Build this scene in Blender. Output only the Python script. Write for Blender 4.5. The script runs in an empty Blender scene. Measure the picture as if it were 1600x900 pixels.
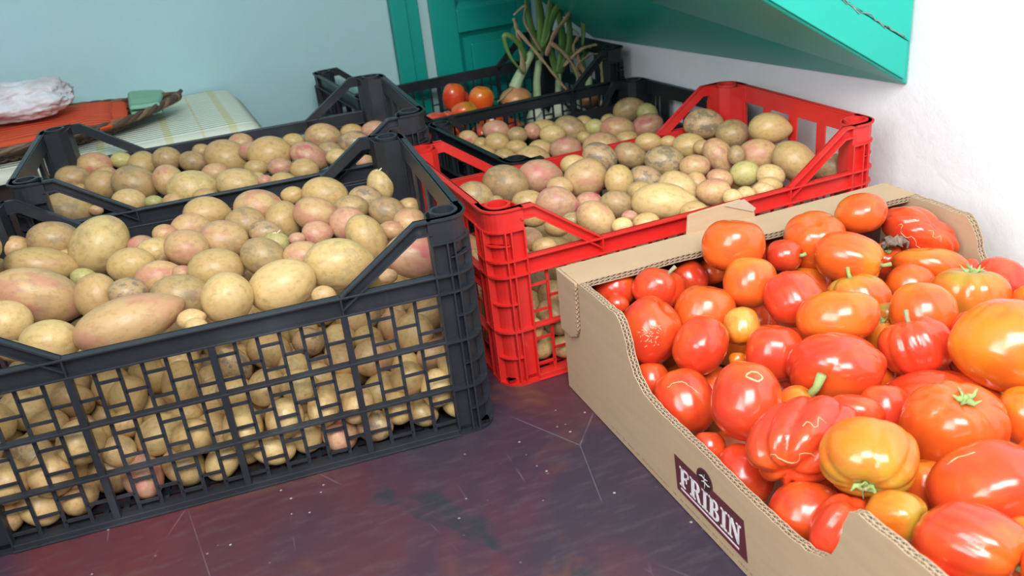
import bpy, bmesh, math, random
import numpy as np
from mathutils import Vector, Matrix, Quaternion, noise
random.seed(11); PI = math.pi
scene = bpy.context.scene
COL = scene.collection

# ------------------------------------------------------------------ camera
cam_d = bpy.data.cameras.new('camera'); cam = bpy.data.objects.new('camera', cam_d); COL.objects.link(cam)
cam_d.sensor_width = 36.0; cam_d.lens = 36.0 * 1395.886 / 1600.0; cam_d.clip_start = .02; cam_d.clip_end = 50
_p, _r = 0.434869823465188, -0.11337582294363173
_fw = Vector((0, math.cos(_p), -math.sin(_p))); _rt = Vector((1, 0, 0)); _up = _rt.cross(_fw)
_x = math.cos(_r) * _rt + math.sin(_r) * _up; _y = -math.sin(_r) * _rt + math.cos(_r) * _up
_m = Matrix((_x, _y, -_fw)).transposed().to_4x4(); _m.translation = Vector((0, 0, 0.6154743821481163))
cam.matrix_world = _m
cam_d.dof.use_dof = True; cam_d.dof.focus_distance = 1.05; cam_d.dof.aperture_fstop = 9
scene.camera = cam

# ------------------------------------------------------------------ world, lights, exposure
world = bpy.data.worlds.new('world'); scene.world = world; world.use_nodes = True
bg = world.node_tree.nodes['Background']; bg.inputs[0].default_value = (.80, .90, 1.0, 1); bg.inputs[1].default_value = .38
def area_light(name, loc, target, sx, sy, power, col):
    ld = bpy.data.lights.new(name, 'AREA'); ld.shape = 'RECTANGLE'; ld.size = sx; ld.size_y = sy
    ld.energy = power; ld.color = col
    o = bpy.data.objects.new(name, ld); COL.objects.link(o); o.location = loc
    o.rotation_euler = (Vector(target) - Vector(loc)).to_track_quat('-Z', 'Y').to_euler(); return o
area_light('window_light', (.15, -.45, 1.60), (.40, 1.0, .1), .95, .75, 33, (1.0, .985, .97))
area_light('ceiling_bounce', (-.4, .6, 2.1), (-.1, 1.1, 0), 2.2, 1.8, 7, (.88, .96, 1.0))
lw = area_light('right_wall_fill', (-.75, -.5, 1.25), (1.10, 1.05, .38), .9, 1.0, 5.0, (.97, .98, 1.0)); lw.data.spread = math.radians(75)  # added unseen fill lamp that lifts the right wall, not a doorway
scene.view_settings.view_transform = 'Standard'; scene.view_settings.look = 'None'
scene.view_settings.exposure = 0.40; scene.view_settings.gamma = 1.0
scene.view_settings.use_curve_mapping = False

# ------------------------------------------------------------------ helpers
def tag(o, label=None, cat=None, group=None, kind=None):
    if label: o['label'] = label
    if cat: o['category'] = cat
    if group: o['group'] = group
    if kind: o['kind'] = kind
    return o
def empty(name, loc=(0, 0, 0), rz=0.0):
    o = bpy.data.objects.new(name, None); COL.objects.link(o); o.location = loc; o.rotation_euler = (0, 0, rz)
    o.empty_display_size = .02; return o
class MB:
    def __init__(s): s.v = []; s.f = []; s.sm = []
    def add(s, vs, fs, smooth=False):
        n = len(s.v); s.v += [tuple(x) for x in vs]; s.f += [tuple(i + n for i in f) for f in fs]; s.sm += [smooth] * len(fs)
    def box(s, x0, x1, y0, y1, z0, z1):
        s.add([(x0,y0,z0),(x1,y0,z0),(x1,y1,z0),(x0,y1,z0),(x0,y0,z1),(x1,y0,z1),(x1,y1,z1),(x0,y1,z1)],
              [(0,3,2,1),(4,5,6,7),(0,1,5,4),(1,2,6,5),(2,3,7,6),(3,0,4,7)])
    def bar(s, p, q, w, h, up=(0, 0, 1)):      # box beam from p to q
        p = Vector(p); q = Vector(q); d = (q - p).normalized(); u = Vector(up); a = d.cross(u).normalized() * w / 2; b = a.cross(d).normalized() * h / 2
        s.add([p-a-b,p+a-b,p+a+b,p-a+b,q-a-b,q+a-b,q+a+b,q-a+b],[(0,3,2,1),(4,5,6,7),(0,1,5,4),(1,2,6,5),(2,3,7,6),(3,0,4,7)])
    def prism(s, poly, fn, d0, d1):            # poly of 2D points, fn(a,b,d)->xyz
        n = len(poly); vs = [fn(a, b, d0) for a, b in poly] + [fn(a, b, d1) for a, b in poly]
        fs = [tuple(range(n)), tuple(range(2 * n - 1, n - 1, -1))] + [(i, i + n, (i + 1) % n + n, (i + 1) % n) for i in range(n)]
        s.add(vs, fs)
    def tube(s, pts, rad, seg=8, flat=1.0, caps=True):
        pts = [Vector(p) for p in pts]; n = len(pts); r = rad if hasattr(rad, '__len__') else [rad] * n
        t0 = (pts[1] - pts[0]).normalized(); a = t0.orthogonal().normalized(); vs = []; prev = t0
        for i in range(n):
            t = ((pts[min(i + 1, n - 1)] - pts[max(i - 1, 0)])).normalized()
            a = prev.rotation_difference(t) @ a; a = (a - t * a.dot(t)).normalized(); prev = t; b = t.cross(a)
            for k in range(seg):
                c = 2 * PI * k / seg; vs.append(pts[i] + a * math.cos(c) * r[i] + b * math.sin(c) * r[i] * flat)
        fs = [(i*seg+k, i*seg+(k+1)%seg, (i+1)*seg+(k+1)%seg, (i+1)*seg+k) for i in range(n-1) for k in range(seg)]
        if caps: fs += [tuple(range(seg - 1, -1, -1)), tuple((n-1)*seg + k for k in range(seg))]
        s.add(vs, fs, True)
    def strip(s, A, B, smooth=False):          # quad strip between two polylines
        n = len(A); s.add(list(A) + list(B), [(i, i+1, n+i+1, n+i) for i in range(n-1)], smooth)
    def build(s, name, mat, parent=None, bevel=0, solid=0, fix=True):
        me = bpy.data.meshes.new(name); me.from_pydata(s.v, [], s.f); me.polygons.foreach_set('use_smooth', s.sm)
        if fix:
            b = bmesh.new(); b.from_mesh(me); bmesh.ops.recalc_face_normals(b, faces=b.faces); b.to_mesh(me); b.free()
        me.materials.append(mat); me.update()
        o = bpy.data.objects.new(name, me); COL.objects.link(o)
        if parent: o.parent = parent
        if bevel:
            m = o.modifiers.new('bevel', 'BEVEL'); m.width = bevel; m.segments = 2; m.limit_method = 'ANGLE'
        if solid:
            m = o.modifiers.new('solid', 'SOLIDIFY'); m.thickness = solid; m.offset = 0
        return o

# ------------------------------------------------------------------ materials
class NM:
    def __init__(s, name, rough=.5, spec=.5):
        s.m = bpy.data.materials.new(name); s.m.use_nodes = True; s.t = s.m.node_tree
        s.b = s.t.nodes['Principled BSDF']; s.b.inputs['Roughness'].default_value = rough
        s.b.inputs['Specular IOR Level'].default_value = spec; s._co = None
    def n(s, ty, **kw):
        x = s.t.nodes.new(ty)
        for k, v in kw.items(): setattr(x, k, v)
        return x
    def l(s, a, b): s.t.links.new(a, b)
    def co(s):
        if s._co is None: s._co = s.n('ShaderNodeTexCoord').outputs['Object']
        return s._co
    def setin(s, sock, v):
        if hasattr(v, 'is_linked'): s.l(v, sock)
        else: sock.default_value = v if not isinstance(v, tuple) or len(v) != 3 or sock.type != 'RGBA' else (*v, 1)
    def vec(s, scale=(1, 1, 1), off=None, rot=None):
        mp = s.n('ShaderNodeMapping'); s.l(s.co(), mp.inputs[0]); mp.inputs['Scale'].default_value = scale
        if rot: mp.inputs['Rotation'].default_value = rot
        if off is not None: s.setin(mp.inputs['Location'], off)
        return mp.outputs[0]
    def noise(s, scale, detail=4, vec=None, rough=.55, dist=0):
        x = s.n('ShaderNodeTexNoise'); x.inputs['Scale'].default_value = scale; x.inputs['Detail'].default_value = detail
        x.inputs['Roughness'].default_value = rough; x.inputs['Distortion'].default_value = dist; s.l(vec or s.co(), x.inputs['Vector']); return x.outputs['Fac']
    def ramp(s, fac, lo, hi):
        x = s.n('ShaderNodeMapRange'); x.interpolation_type = 'SMOOTHSTEP'; s.l(fac, x.inputs[0]); x.inputs[1].default_value = lo; x.inputs[2].default_value = hi; return x.outputs[0]
    def mul(s, a, b, op='MULTIPLY'):
        x = s.n('ShaderNodeMath', operation=op); s.setin(x.inputs[0], a); s.setin(x.inputs[1], b); return x.outputs[0]
    def mix(s, f, a, b, mode='MIX'):
        x = s.n('ShaderNodeMix', data_type='RGBA', blend_type=mode); s.setin(x.inputs[0], f); s.setin(x.inputs[6], a); s.setin(x.inputs[7], b); return x.outputs[2]
    def base(s, c): s.setin(s.b.inputs['Base Color'], c); return s
    def bump(s, h, strength=.3, dist=.001):
        x = s.n('ShaderNodeBump'); x.inputs['Strength'].default_value = strength; x.inputs['Distance'].default_value = dist; s.l(h, x.inputs['Height']); s.l(x.outputs[0], s.b.inputs['Normal']); return s
def simple(name, c, rough=.5, var=.15, scale=30, bump=0, spec=.5):
    k = NM(name, rough, spec); nz = k.noise(scale); k.base(k.mix(nz, tuple(x * (1 - var) for x in c), tuple(min(1, x * (1 + var)) for x in c)))
    if bump: k.bump(k.noise(scale * 4), bump)
    return k.m

def plastic(name, c, dust, scuff):
    k = NM(name, .38, .5); n1 = k.noise(9, 6); n2 = k.noise(60, 5, k.vec((1, 1, .25))); d = k.mul(k.ramp(n1, .42, .75), dust)
    col = k.mix(d, c, scuff); col = k.mix(k.mul(k.ramp(n2, .66, .78), dust), col, tuple(x * 1.6 for x in scuff)); k.base(col)
    k.setin(k.b.inputs['Roughness'], k.mul(k.mul(n1, .25), .3, 'ADD')); k.bump(n2, .12, .0006); return k.m
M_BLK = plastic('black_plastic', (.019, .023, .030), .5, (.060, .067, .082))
M_BLK_DIM = plastic('dimmed_black_plastic', (.012, .016, .020), .5, (.035, .042, .05))  # same black plastic, dimmer light on the back crates put into its colour
M_RED = plastic('red_plastic', (.66, .022, .018), .35, (.70, .11, .095))

def potato_mat():
    k = NM('potato_skin', .42, .45); oi = k.n('ShaderNodeObjectInfo'); rnd = oi.outputs['Random']
    off = k.n('ShaderNodeCombineXYZ'); k.l(k.mul(rnd, 37.), off.inputs[0]); k.l(k.mul(rnd, 91.), off.inputs[1]); k.l(k.mul(rnd, 53.), off.inputs[2])
    v = k.vec((1, 1, 1), off.outputs[0]); alpha = oi.outputs['Alpha']
    n1 = k.noise(1.1, 3, v); n2 = k.noise(4.5, 5, v, .6); n3 = k.noise(16, 6, v, .7); n4 = k.noise(.9, 2, k.vec((1, 1, 1), off.outputs[0], (1, 2, .5)))
    base = k.mix(n2, oi.outputs['Color'], (1, 1, 1), 'MIX'); base = k.mix(.12, oi.outputs['Color'], base)
    dk = k.mix(.14, oi.outputs['Color'], (.25, .17, .07)); base = k.mix(k.ramp(n2, .40, .66), base, dk)
    blush = k.mul(k.ramp(n1, .46, .64), alpha); base = k.mix(blush, base, (.56, .235, .17))
    strong = k.mul(k.ramp(n4, .58, .70), k.mul(alpha, .9)); base = k.mix(strong, base, (.52, .15, .14))
    dirt = k.mul(k.ramp(k.mul(n2, n3), .30, .40), .32); base = k.mix(dirt, base, (.22, .155, .09))
    da = k.n('ShaderNodeAttribute', attribute_name='dirt', attribute_type='OBJECT'); n5 = k.noise(1.7, 5, k.vec((1, 1, 1), off.outputs[0], (2, 1, 1)), .7)
    patch = k.mul(k.ramp(n5, .50, .58), da.outputs['Fac']); base = k.mix(patch, base, (.20, .165, .12))
    at = k.n('ShaderNodeAttribute', attribute_name='eye'); e = k.mul(at.outputs['Fac'], .8)
    base = k.mix(e, base, k.mix(alpha, (.23, .15, .08), (.40, .15, .12))); k.base(base)
    k.b.inputs['Subsurface Weight'].default_value = .06; k.b.inputs['Subsurface Radius'].default_value = (.3, .15, .05); k.b.inputs['Subsurface Scale'].default_value = .01
    k.setin(k.b.inputs['Roughness'], k.mul(k.mul(n3, .3), .22, 'ADD')); k.bump(n3, .12, .0008); return k.m
M_POT = potato_mat()
PCOL = {'y': ((.68, .475, .18), .10), 'g': ((.57, .375, .13), .14), 'p': ((.61, .38, .155), .6), 'P': ((.58, .315, .17), 1.0),
        'b': ((.46, .30, .11), .15), 'k': ((.46, .32, .135), .3), 'v': ((.50, .44, .14), .0)}
PWORD = {'y': 'pale yellow', 'g': 'golden', 'p': 'pink-blushed', 'P': 'rosy pink', 'b': 'brownish', 'k': 'dirty grey-brown', 'v': 'greenish yellow'}

def tomato_mat():
    k = NM('tomato_skin', .2, .5); at = k.n('ShaderNodeAttribute', attribute_name='skin'); n1 = k.noise(500, 3); n2 = k.noise(60, 3)
    c = k.mix(k.mul(k.ramp(n1, .70, .80), .45), at.outputs['Color'], (.85, .42, .16)); c = k.mix(k.mul(k.ramp(n2, .55, .8), .12), c, (.50, .02, .008))
    oi = k.n('ShaderNodeObjectInfo'); off = k.n('ShaderNodeCombineXYZ'); k.l(k.mul(oi.outputs['Random'], 37.), off.inputs[0]); k.l(k.mul(oi.outputs['Random'], 17.), off.inputs[2]); pv = k.vec((1, 1, 1), off.outputs[0])
    c = k.mix(k.mul(k.ramp(k.noise(.9, 3, pv), .46, .66), .30), c, (.80, .17, .02)); c = k.mix(k.mul(k.ramp(k.noise(1.3, 3, k.vec((1, 1, 1), off.outputs[0], (1, 2, 0))), .5, .68), .30), c, (.62, .03, .016)); k.base(c)
    k.b.inputs['Subsurface Weight'].default_value = .12; k.b.inputs['Subsurface Radius'].default_value = (1., .25, .1); k.b.inputs['Subsurface Scale'].default_value = .006
    k.b.inputs['Coat Weight'].default_value = .45; k.b.inputs['Coat Roughness'].default_value = .15
    k.setin(k.b.inputs['Roughness'], k.mul(k.mul(n2, .12), .16, 'ADD')); k.bump(n2, .05, .001); return k.m
M_TOM = tomato_mat()
TC = {'r': (.70, .052, .018), 'o': (.76, .115, .016), 'y': (.72, .215, .016), 'v': (.42, .27, .03), 'l': (.78, .34, .06)}
M_STEM = simple('tomato_stem', (.30, .40, .13), .6, .35, 90, .3)
M_DRYSTEM = simple('dry_stem', (.36, .34, .20), .7, .35, 90, .3)
M_SCAR = simple('corky_scar', (.70, .47, .25), .75, .3, 200, .4)
M_SPROUT = simple('sprout', (.78, .70, .48), .5, .1, 60)

def card_mat(name, c, streak=.035):
    k = NM(name, .82, .2); a = k.noise(14, 5, k.vec((1, 1, 6))); b = k.noise(240, 4, k.vec((1, 1, .4))); g = k.noise(3, 3)
    col = k.mix(k.ramp(a, .3, .7), tuple(x * (1 - streak) for x in c), tuple(x * (1 + streak) for x in c)); col = k.mix(k.mul(k.ramp(b, .55, .75), .25), col, tuple(x * .78 for x in c))
    col = k.mix(k.mul(k.ramp(g, .55, .8), .15), col, tuple(x * 1.15 for x in c)); k.base(col); k.bump(b, .08, .0006); return k.m
M_CARD = card_mat('brown_cardboard', (.52, .375, .235))
M_FLUTE_SHADE = card_mat('fluting_painted_shade', (.14, .10, .07))  # shade inside the open flutes is painted into this dark brown
M_CARD_EDGE = card_mat('cut_cardboard_edge', (.50, .40, .30))
M_CARD_DARK = card_mat('dark_inner_cardboard', (.10, .05, .045))  # near-black brown for the back lining and the corner fluting
M_LABEL = simple('purple_brown_ink', (.115, .026, .034), .6, .12, 60)
M_LABELD = simple('dark_brown_ink', (.05, .016, .018), .6, .12, 60)
M_WHITE = simple('white_ink', (.85, .80, .82), .6, .04, 80)
M_PINKI = simple('pink_ink', (.62, .20, .27), .6, .05, 80)

def table_mat():
    k = NM('dark_purple_painted_board', .3, .5); w = k.noise(2.3, 4, dist=.6); w2 = k.noise(5.5, 4, k.vec((1, 1, 1), (3, 7, 1)), dist=.8); f = k.noise(26, 7, k.vec((1, 3.5, 1), None, (0, 0, .37)), .65)
    col = k.mix(k.ramp(w, .38, .62), (.040, .030, .052), (.120, .030, .036)); col = k.mix(k.ramp(w2, .56, .66), col, (.125, .052, .040)); col = k.mix(k.ramp(k.noise(4.2, 5, k.vec((1, 1, 1), (9, 2, 5)), dist=1.), .60, .68), col, (.030, .032, .042))
    col = k.mix(k.mul(k.ramp(f, .45, .8), .38), col, (.13, .095, .105))
    vo = k.n('ShaderNodeTexVoronoi'); vo.inputs['Scale'].default_value = 52; k.l(k.co(), vo.inputs['Vector']); sp = k.mul(k.ramp(vo.outputs['Distance'], .10, .045), k.ramp(k.noise(9, 2), .46, .60)); col = k.mix(sp, col, (.48, .46, .50))
    sc = k.n('ShaderNodeTexVoronoi', feature='DISTANCE_TO_EDGE'); sc.inputs['Scale'].default_value = 13; k.l(k.vec((1, .35, 1), None, (0, 0, .9)), sc.inputs['Vector']); s1 = k.mul(k.ramp(sc.outputs['Distance'], .010, .003), k.ramp(k.noise(7, 2, k.vec((1, 1, 1), (4, 4, 4))), .54, .60)); col = k.mix(k.mul(s1, .16), col, (.42, .42, .50))
    hs = k.noise(90, 3, k.vec((1, .05, 1), None, (0, 0, 1.1))); hm = k.noise(4, 2, k.vec((1, 1, 1), (1, 8, 3))); col = k.mix(k.mul(k.mul(k.ramp(hs, .70, .76), k.ramp(hm, .5, .62)), .30), col, (.40, .38, .44))
    k.base(col); k.setin(k.b.inputs['Roughness'], k.mul(k.mul(f, .35), .24, 'ADD')); k.bump(f, .08, .001); return k.m
M_TABLE = table_mat()
def wall_mat(name, c):
    k = NM(name, .75, .25); a = k.noise(3, 5); b = k.noise(45, 5, rough=.65); col = k.mix(a, tuple(x * .93 for x in c), tuple(min(1, x * 1.05) for x in c)); k.base(col); k.bump(b, .35, .004); return k.m
M_WALLB = wall_mat('pale_turquoise_plaster', (.40, .63, .665)); M_WALLR = wall_mat('white_plaster', (.90, .92, .95))
M_WALLS = wall_mat('white_plaster_strip', (.42, .62, .64))
M_FLOOR = simple('tiled_floor', (.25, .22, .2), .5, .2, 4); M_CEIL = wall_mat('white_ceiling_plaster', (.78, .80, .80))
def paint(name, c, rough=.35):
    k = NM(name, rough, .5); a = k.noise(4, 4); b = k.noise(35, 5, k.vec((1, 1, .3))); k.base(k.mix(a, tuple(x * .85 for x in c), tuple(x * 1.12 for x in c))); k.bump(b, .22, .002); return k.m
M_GREEN = paint('green_gloss_paint', (.006, .34, .285)); M_HOOD = paint('sea_green_paint', (.010, .47, .37), .32)
M_CRACK = simple('cracked_paint_edge', (.20, .33, .30), .8, .3, 80)
def cloth_mat():
    k = NM('cream_tablecloth', .85, .15); sep = k.n('ShaderNodeSeparateXYZ'); k.l(k.co(), sep.inputs[0]); X, Y = sep.outputs[0], sep.outputs[1]
    def band(c, w): return k.ramp(k.mul(k.mul(X, c, 'SUBTRACT'), 0., 'ADD'), 0, 1)
    col = k.mix(k.noise(20), (.60, .66, .55), (.66, .70, .60)); leaf = k.noise(60, 2, k.vec((1, .6, 1)), .4)
    for c, w, cc in ((.148, .009, (.60, .57, .33)), (.030, .009, (.60, .57, .33)), (.092, .003, (.62, .58, .38)), (-.09, .009, (.60, .57, .33)), (-.21, .009, (.60, .57, .33))):
        d = k.mul(k.mul(X, c, 'SUBTRACT'), 0., 'ADD'); a = k.n('ShaderNodeMath', operation='ABSOLUTE'); k.l(d, a.inputs[0])
        col = k.mix(k.mul(k.ramp(a.outputs[0], w, w * .6), .8), col, cc)
        if w > .01:
            a2 = k.mul(a.outputs[0], w + .002, 'SUBTRACT'); b2 = k.n('ShaderNodeMath', operation='ABSOLUTE'); k.l(a2, b2.inputs[0])
            col = k.mix(k.mul(k.ramp(b2.outputs[0], .008, .004), k.ramp(leaf, .40, .48)), col, (.15, .18, .07))
    wv = k.n('ShaderNodeTexWave'); wv.inputs['Scale'].default_value = 220; k.l(k.co(), wv.inputs['Vector']); k.base(col); return k.m
M_CLOTH = cloth_mat()
M_WOOD = simple('dark_stained_wood', (.035, .022, .022), .4, .3, 12)
M_WICK = simple('brown_wicker', (.075, .04, .027), .5, .4, 90, .3); M_WICKL = simple('light_wicker', (.17, .105, .06), .5, .35, 90, .3)
M_ORANGE = simple('orange_cloth', (.68, .075, .018), .9, .1, 150, .5); M_MINT = simple('mint_green_cloth', (.22, .46, .33), .9, .12, 150, .5)
def bag_mat():
    k = NM('milky_plastic_bag', .3, .5); a = k.noise(18, 5); k.base(k.mix(k.ramp(a, .35, .7), (.82, .85, .90), (.60, .50, .52))); k.b.inputs['Transmission Weight'].default_value = .12; k.bump(k.noise(40, 6, dist=1.5), .6, .006); return k.m
M_BAG = bag_mat(); M_BREAD = simple('bread_crust', (.55, .34, .2), .8, .2, 40, .3)
M_ONION = simple('onion_skin', (.50, .245, .10), .3, .35, 40, .2); M_OWHITE = simple('white_onion_flesh', (.62, .64, .50), .35, .12, 60, .1)
M_LEAF = simple('green_onion_leaf', (.105, .22, .055), .5, .45, 40, .2); M_PALE = simple('pale_onion_neck', (.34, .46, .26), .5, .25, 50, .2); M_DRY = simple('dry_onion_leaf', (.36, .27, .15), .7, .4, 60, .3)
M_DRIED = simple('withered_leaf', (.25, .19, .14), .8, .35, 150, .5)

# ------------------------------------------------------------------ room shell (room axes: U along the back wall, N towards it)
TY = math.radians(21); RU = Vector((math.cos(TY), math.sin(TY), 0)); RN = Vector((-math.sin(TY), math.cos(TY), 0)); WU, WN = 1.022, 2.172
FZ = -.76
def struct(name, mb, mat, bevel=0):
    o = mb.build(name, mat, bevel=bevel); o.rotation_euler = (0, 0, TY); o['kind'] = 'structure'; return o
m = MB(); m.box(-2.6, WU + .2, -2.3, WN + .2, FZ - .05, FZ); struct('floor', m, M_FLOOR)
m = MB(); m.box(-2.6, WU + .2, -2.3, WN + .2, 2.1, 2.2); struct('ceiling', m, M_CEIL)
m = MB()
for a, b, c, d in ((-2.6, .600, FZ, 2.1), (.600, .972, 1.35, 2.1), (.972, WU + .2, FZ, 2.1)): m.box(a, b, WN, WN + .14, c, d)
m.box(.600, .972, WN + .06, WN + .14, FZ, 1.35)
struct('wall_back', m, M_WALLB, .006)
m = MB(); m.box(WU, WU + .14, -2.3, WN, FZ, 2.1); struct('wall_right', m, M_WALLR)
m = MB(); m.box(-2.74, -2.6, -2.3, WN + .14, FZ, 2.1); struct('wall_left', m, M_WALLR)

# door in the back wall
door = tag(empty('door_1'), kind='structure'); door.rotation_euler = (0, 0, TY)
m = MB(); m.box(.600, .640, WN - .016, WN + .06, FZ, 1.35); m.box(.640, .672, WN - .008, WN + .06, FZ, 1.35); m.build('door_frame', M_GREEN, door, .003)
m = MB(); m.box(.672, .700, WN + .004, WN + .06, FZ, 1.33); m.build('plaster_strip', M_WALLS, door, .002)
m = MB()
for a, b, c, d in ((.700, .768, FZ, 1.32), (.93, .968, FZ, 1.32), (.768, .93, .262, .318), (.768, .93, .75, .80), (.768, .93, 1.26, 1.32), (.768, .93, -.28, -.22)): m.box(a, b, WN - .006, WN + .05, c, d)
m.build('door_leaf', M_GREEN, door, .0025)
for a, b in ((-.22, .262), (.318, .75), (.80, 1.26)):
    m = MB(); m.box(.768, .93, WN + .012, WN + .05, a, b)
    q = [(.768, a), (.93, a), (.93, b), (.768, b)]; r = [(.782, a + .014), (.916, a + .014), (.916, b - .014), (.782, b - .014)]
    for i in range(4):
        j = (i + 1) % 4; m.strip([(q[i][0], WN + .001, q[i][1]), (q[j][0], WN + .001, q[j][1])], [(r[i][0], WN + .012, r[i][1]), (r[j][0], WN + .012, r[j][1])])
    m.box(.800, .900, WN + .003, WN + .02, a + .032, b - .032); m.build('door_panel', M_GREEN, door, .003)

# painted table
tab = empty('painted_table', rz=TY); tag(tab, 'dark purple painted table with scratches, carrying all the crates', 'table')
m = MB(); m.box(-1.25, WU - .006, .02, WN - .02, -.035, 0); m.build('tabletop', M_TABLE, tab, .004)
m = MB(); m.box(-1.2, WU - .05, .06, .085, -.13, -.035); m.box(-1.2, WU - .05, WN - .06, WN - .04, -.13, -.035); m.build('apron', M_WOOD, tab, .002)
for x in (-1.18, WU - .12):
    for y in (.07, WN - .12): m = MB(); m.box(x, x + .06, y, y + .06, FZ, -.035); m.build('leg', M_WOOD, tab, .003)

# sloping green boxed cover on the right wall
hood = empty('sloping_wall_cover', rz=TY); tag(hood, 'sea green painted wooden sloping cover fixed to the white right wall', 'wall cover')
x0 = WU - .002; ov = .34
def hp(n, zb, k, u): return (u, n, zb + (x0 - u) * k)
A = [hp(.972, .275, .605, x0), hp(.972, .275, .605, x0 - ov), (x0 - ov, .972, 1.0), (x0, .972, 1.0)]
B = [hp(1.93, .236, .80, x0), hp(1.93, .236, .80, x0 - ov), (x0 - ov, 1.93, 1.0), (x0, 1.93, 1.0)]
m = MB(); m.add(A + B, [(0, 1, 2, 3), (7, 6, 5, 4), (0, 4, 5, 1), (1, 5, 6, 2), (2, 6, 7, 3), (3, 7, 4, 0)]); m.build('boxed_body', M_HOOD, hood, .003)
m = MB()                                   # plank edging along the sloping front edge, joint recessed
def fp_(u, off): return (u, .972, .275 + (x0 - u) * .605 + off)
w_ = .058
m.add([fp_(x0 - .012, .004), fp_(x0 - ov, .004), fp_(x0 - ov, w_), fp_(x0 - .012, w_)] + [(p[0], .966, p[2]) for p in (fp_(x0 - .012, .004), fp_(x0 - ov, .004), fp_(x0 - ov, w_), fp_(x0 - .012, w_))],
      [(0, 1, 2, 3), (7, 6, 5, 4), (0, 4, 5, 1), (1, 5, 6, 2), (2, 6, 7, 3), (3, 7, 4, 0)]); m.build('edge_plank', M_HOOD, hood, .001)
m = MB(); zf = lambda u: .275 + (x0 - u) * .605
m.add([(x0 - .008, .972, zf(x0) + .0645), (x0 - ov, .972, zf(x0 - ov) + .0605), (x0 - ov, .972, .98), (x0 - .008, .972, .98), (x0 - .008, .966, zf(x0) + .0645), (x0 - ov, .966, zf(x0 - ov) + .0605), (x0 - ov, .966, .98), (x0 - .008, .966, .98)],
      [(0, 1, 2, 3), (7, 6, 5, 4), (0, 4, 5, 1), (1, 5, 6, 2), (2, 6, 7, 3), (3, 7, 4, 0)]); m.build('front_plank', M_HOOD, hood, .001)
m = MB(); pts = []
for i in range(40):
    u = x0 - .02 - i * (ov - .03) / 39; pts.append((u + random.uniform(-.002, .002), .9655, zf(u) + .0605 + random.uniform(-.0022, .0022)))
m.tube(pts, [random.uniform(.0004, .0018) for _ in pts], 5)
for i in (6, 12, 15, 21): m.tube([pts[i], (pts[i][0] + .012, .9655, pts[i][2] - .012), (pts[i][0] + .02, .9655, pts[i][2] - .010)], [.0012, .0008, .0003], 5)
m.build('cracked_seam', M_CRACK, hood); 

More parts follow.
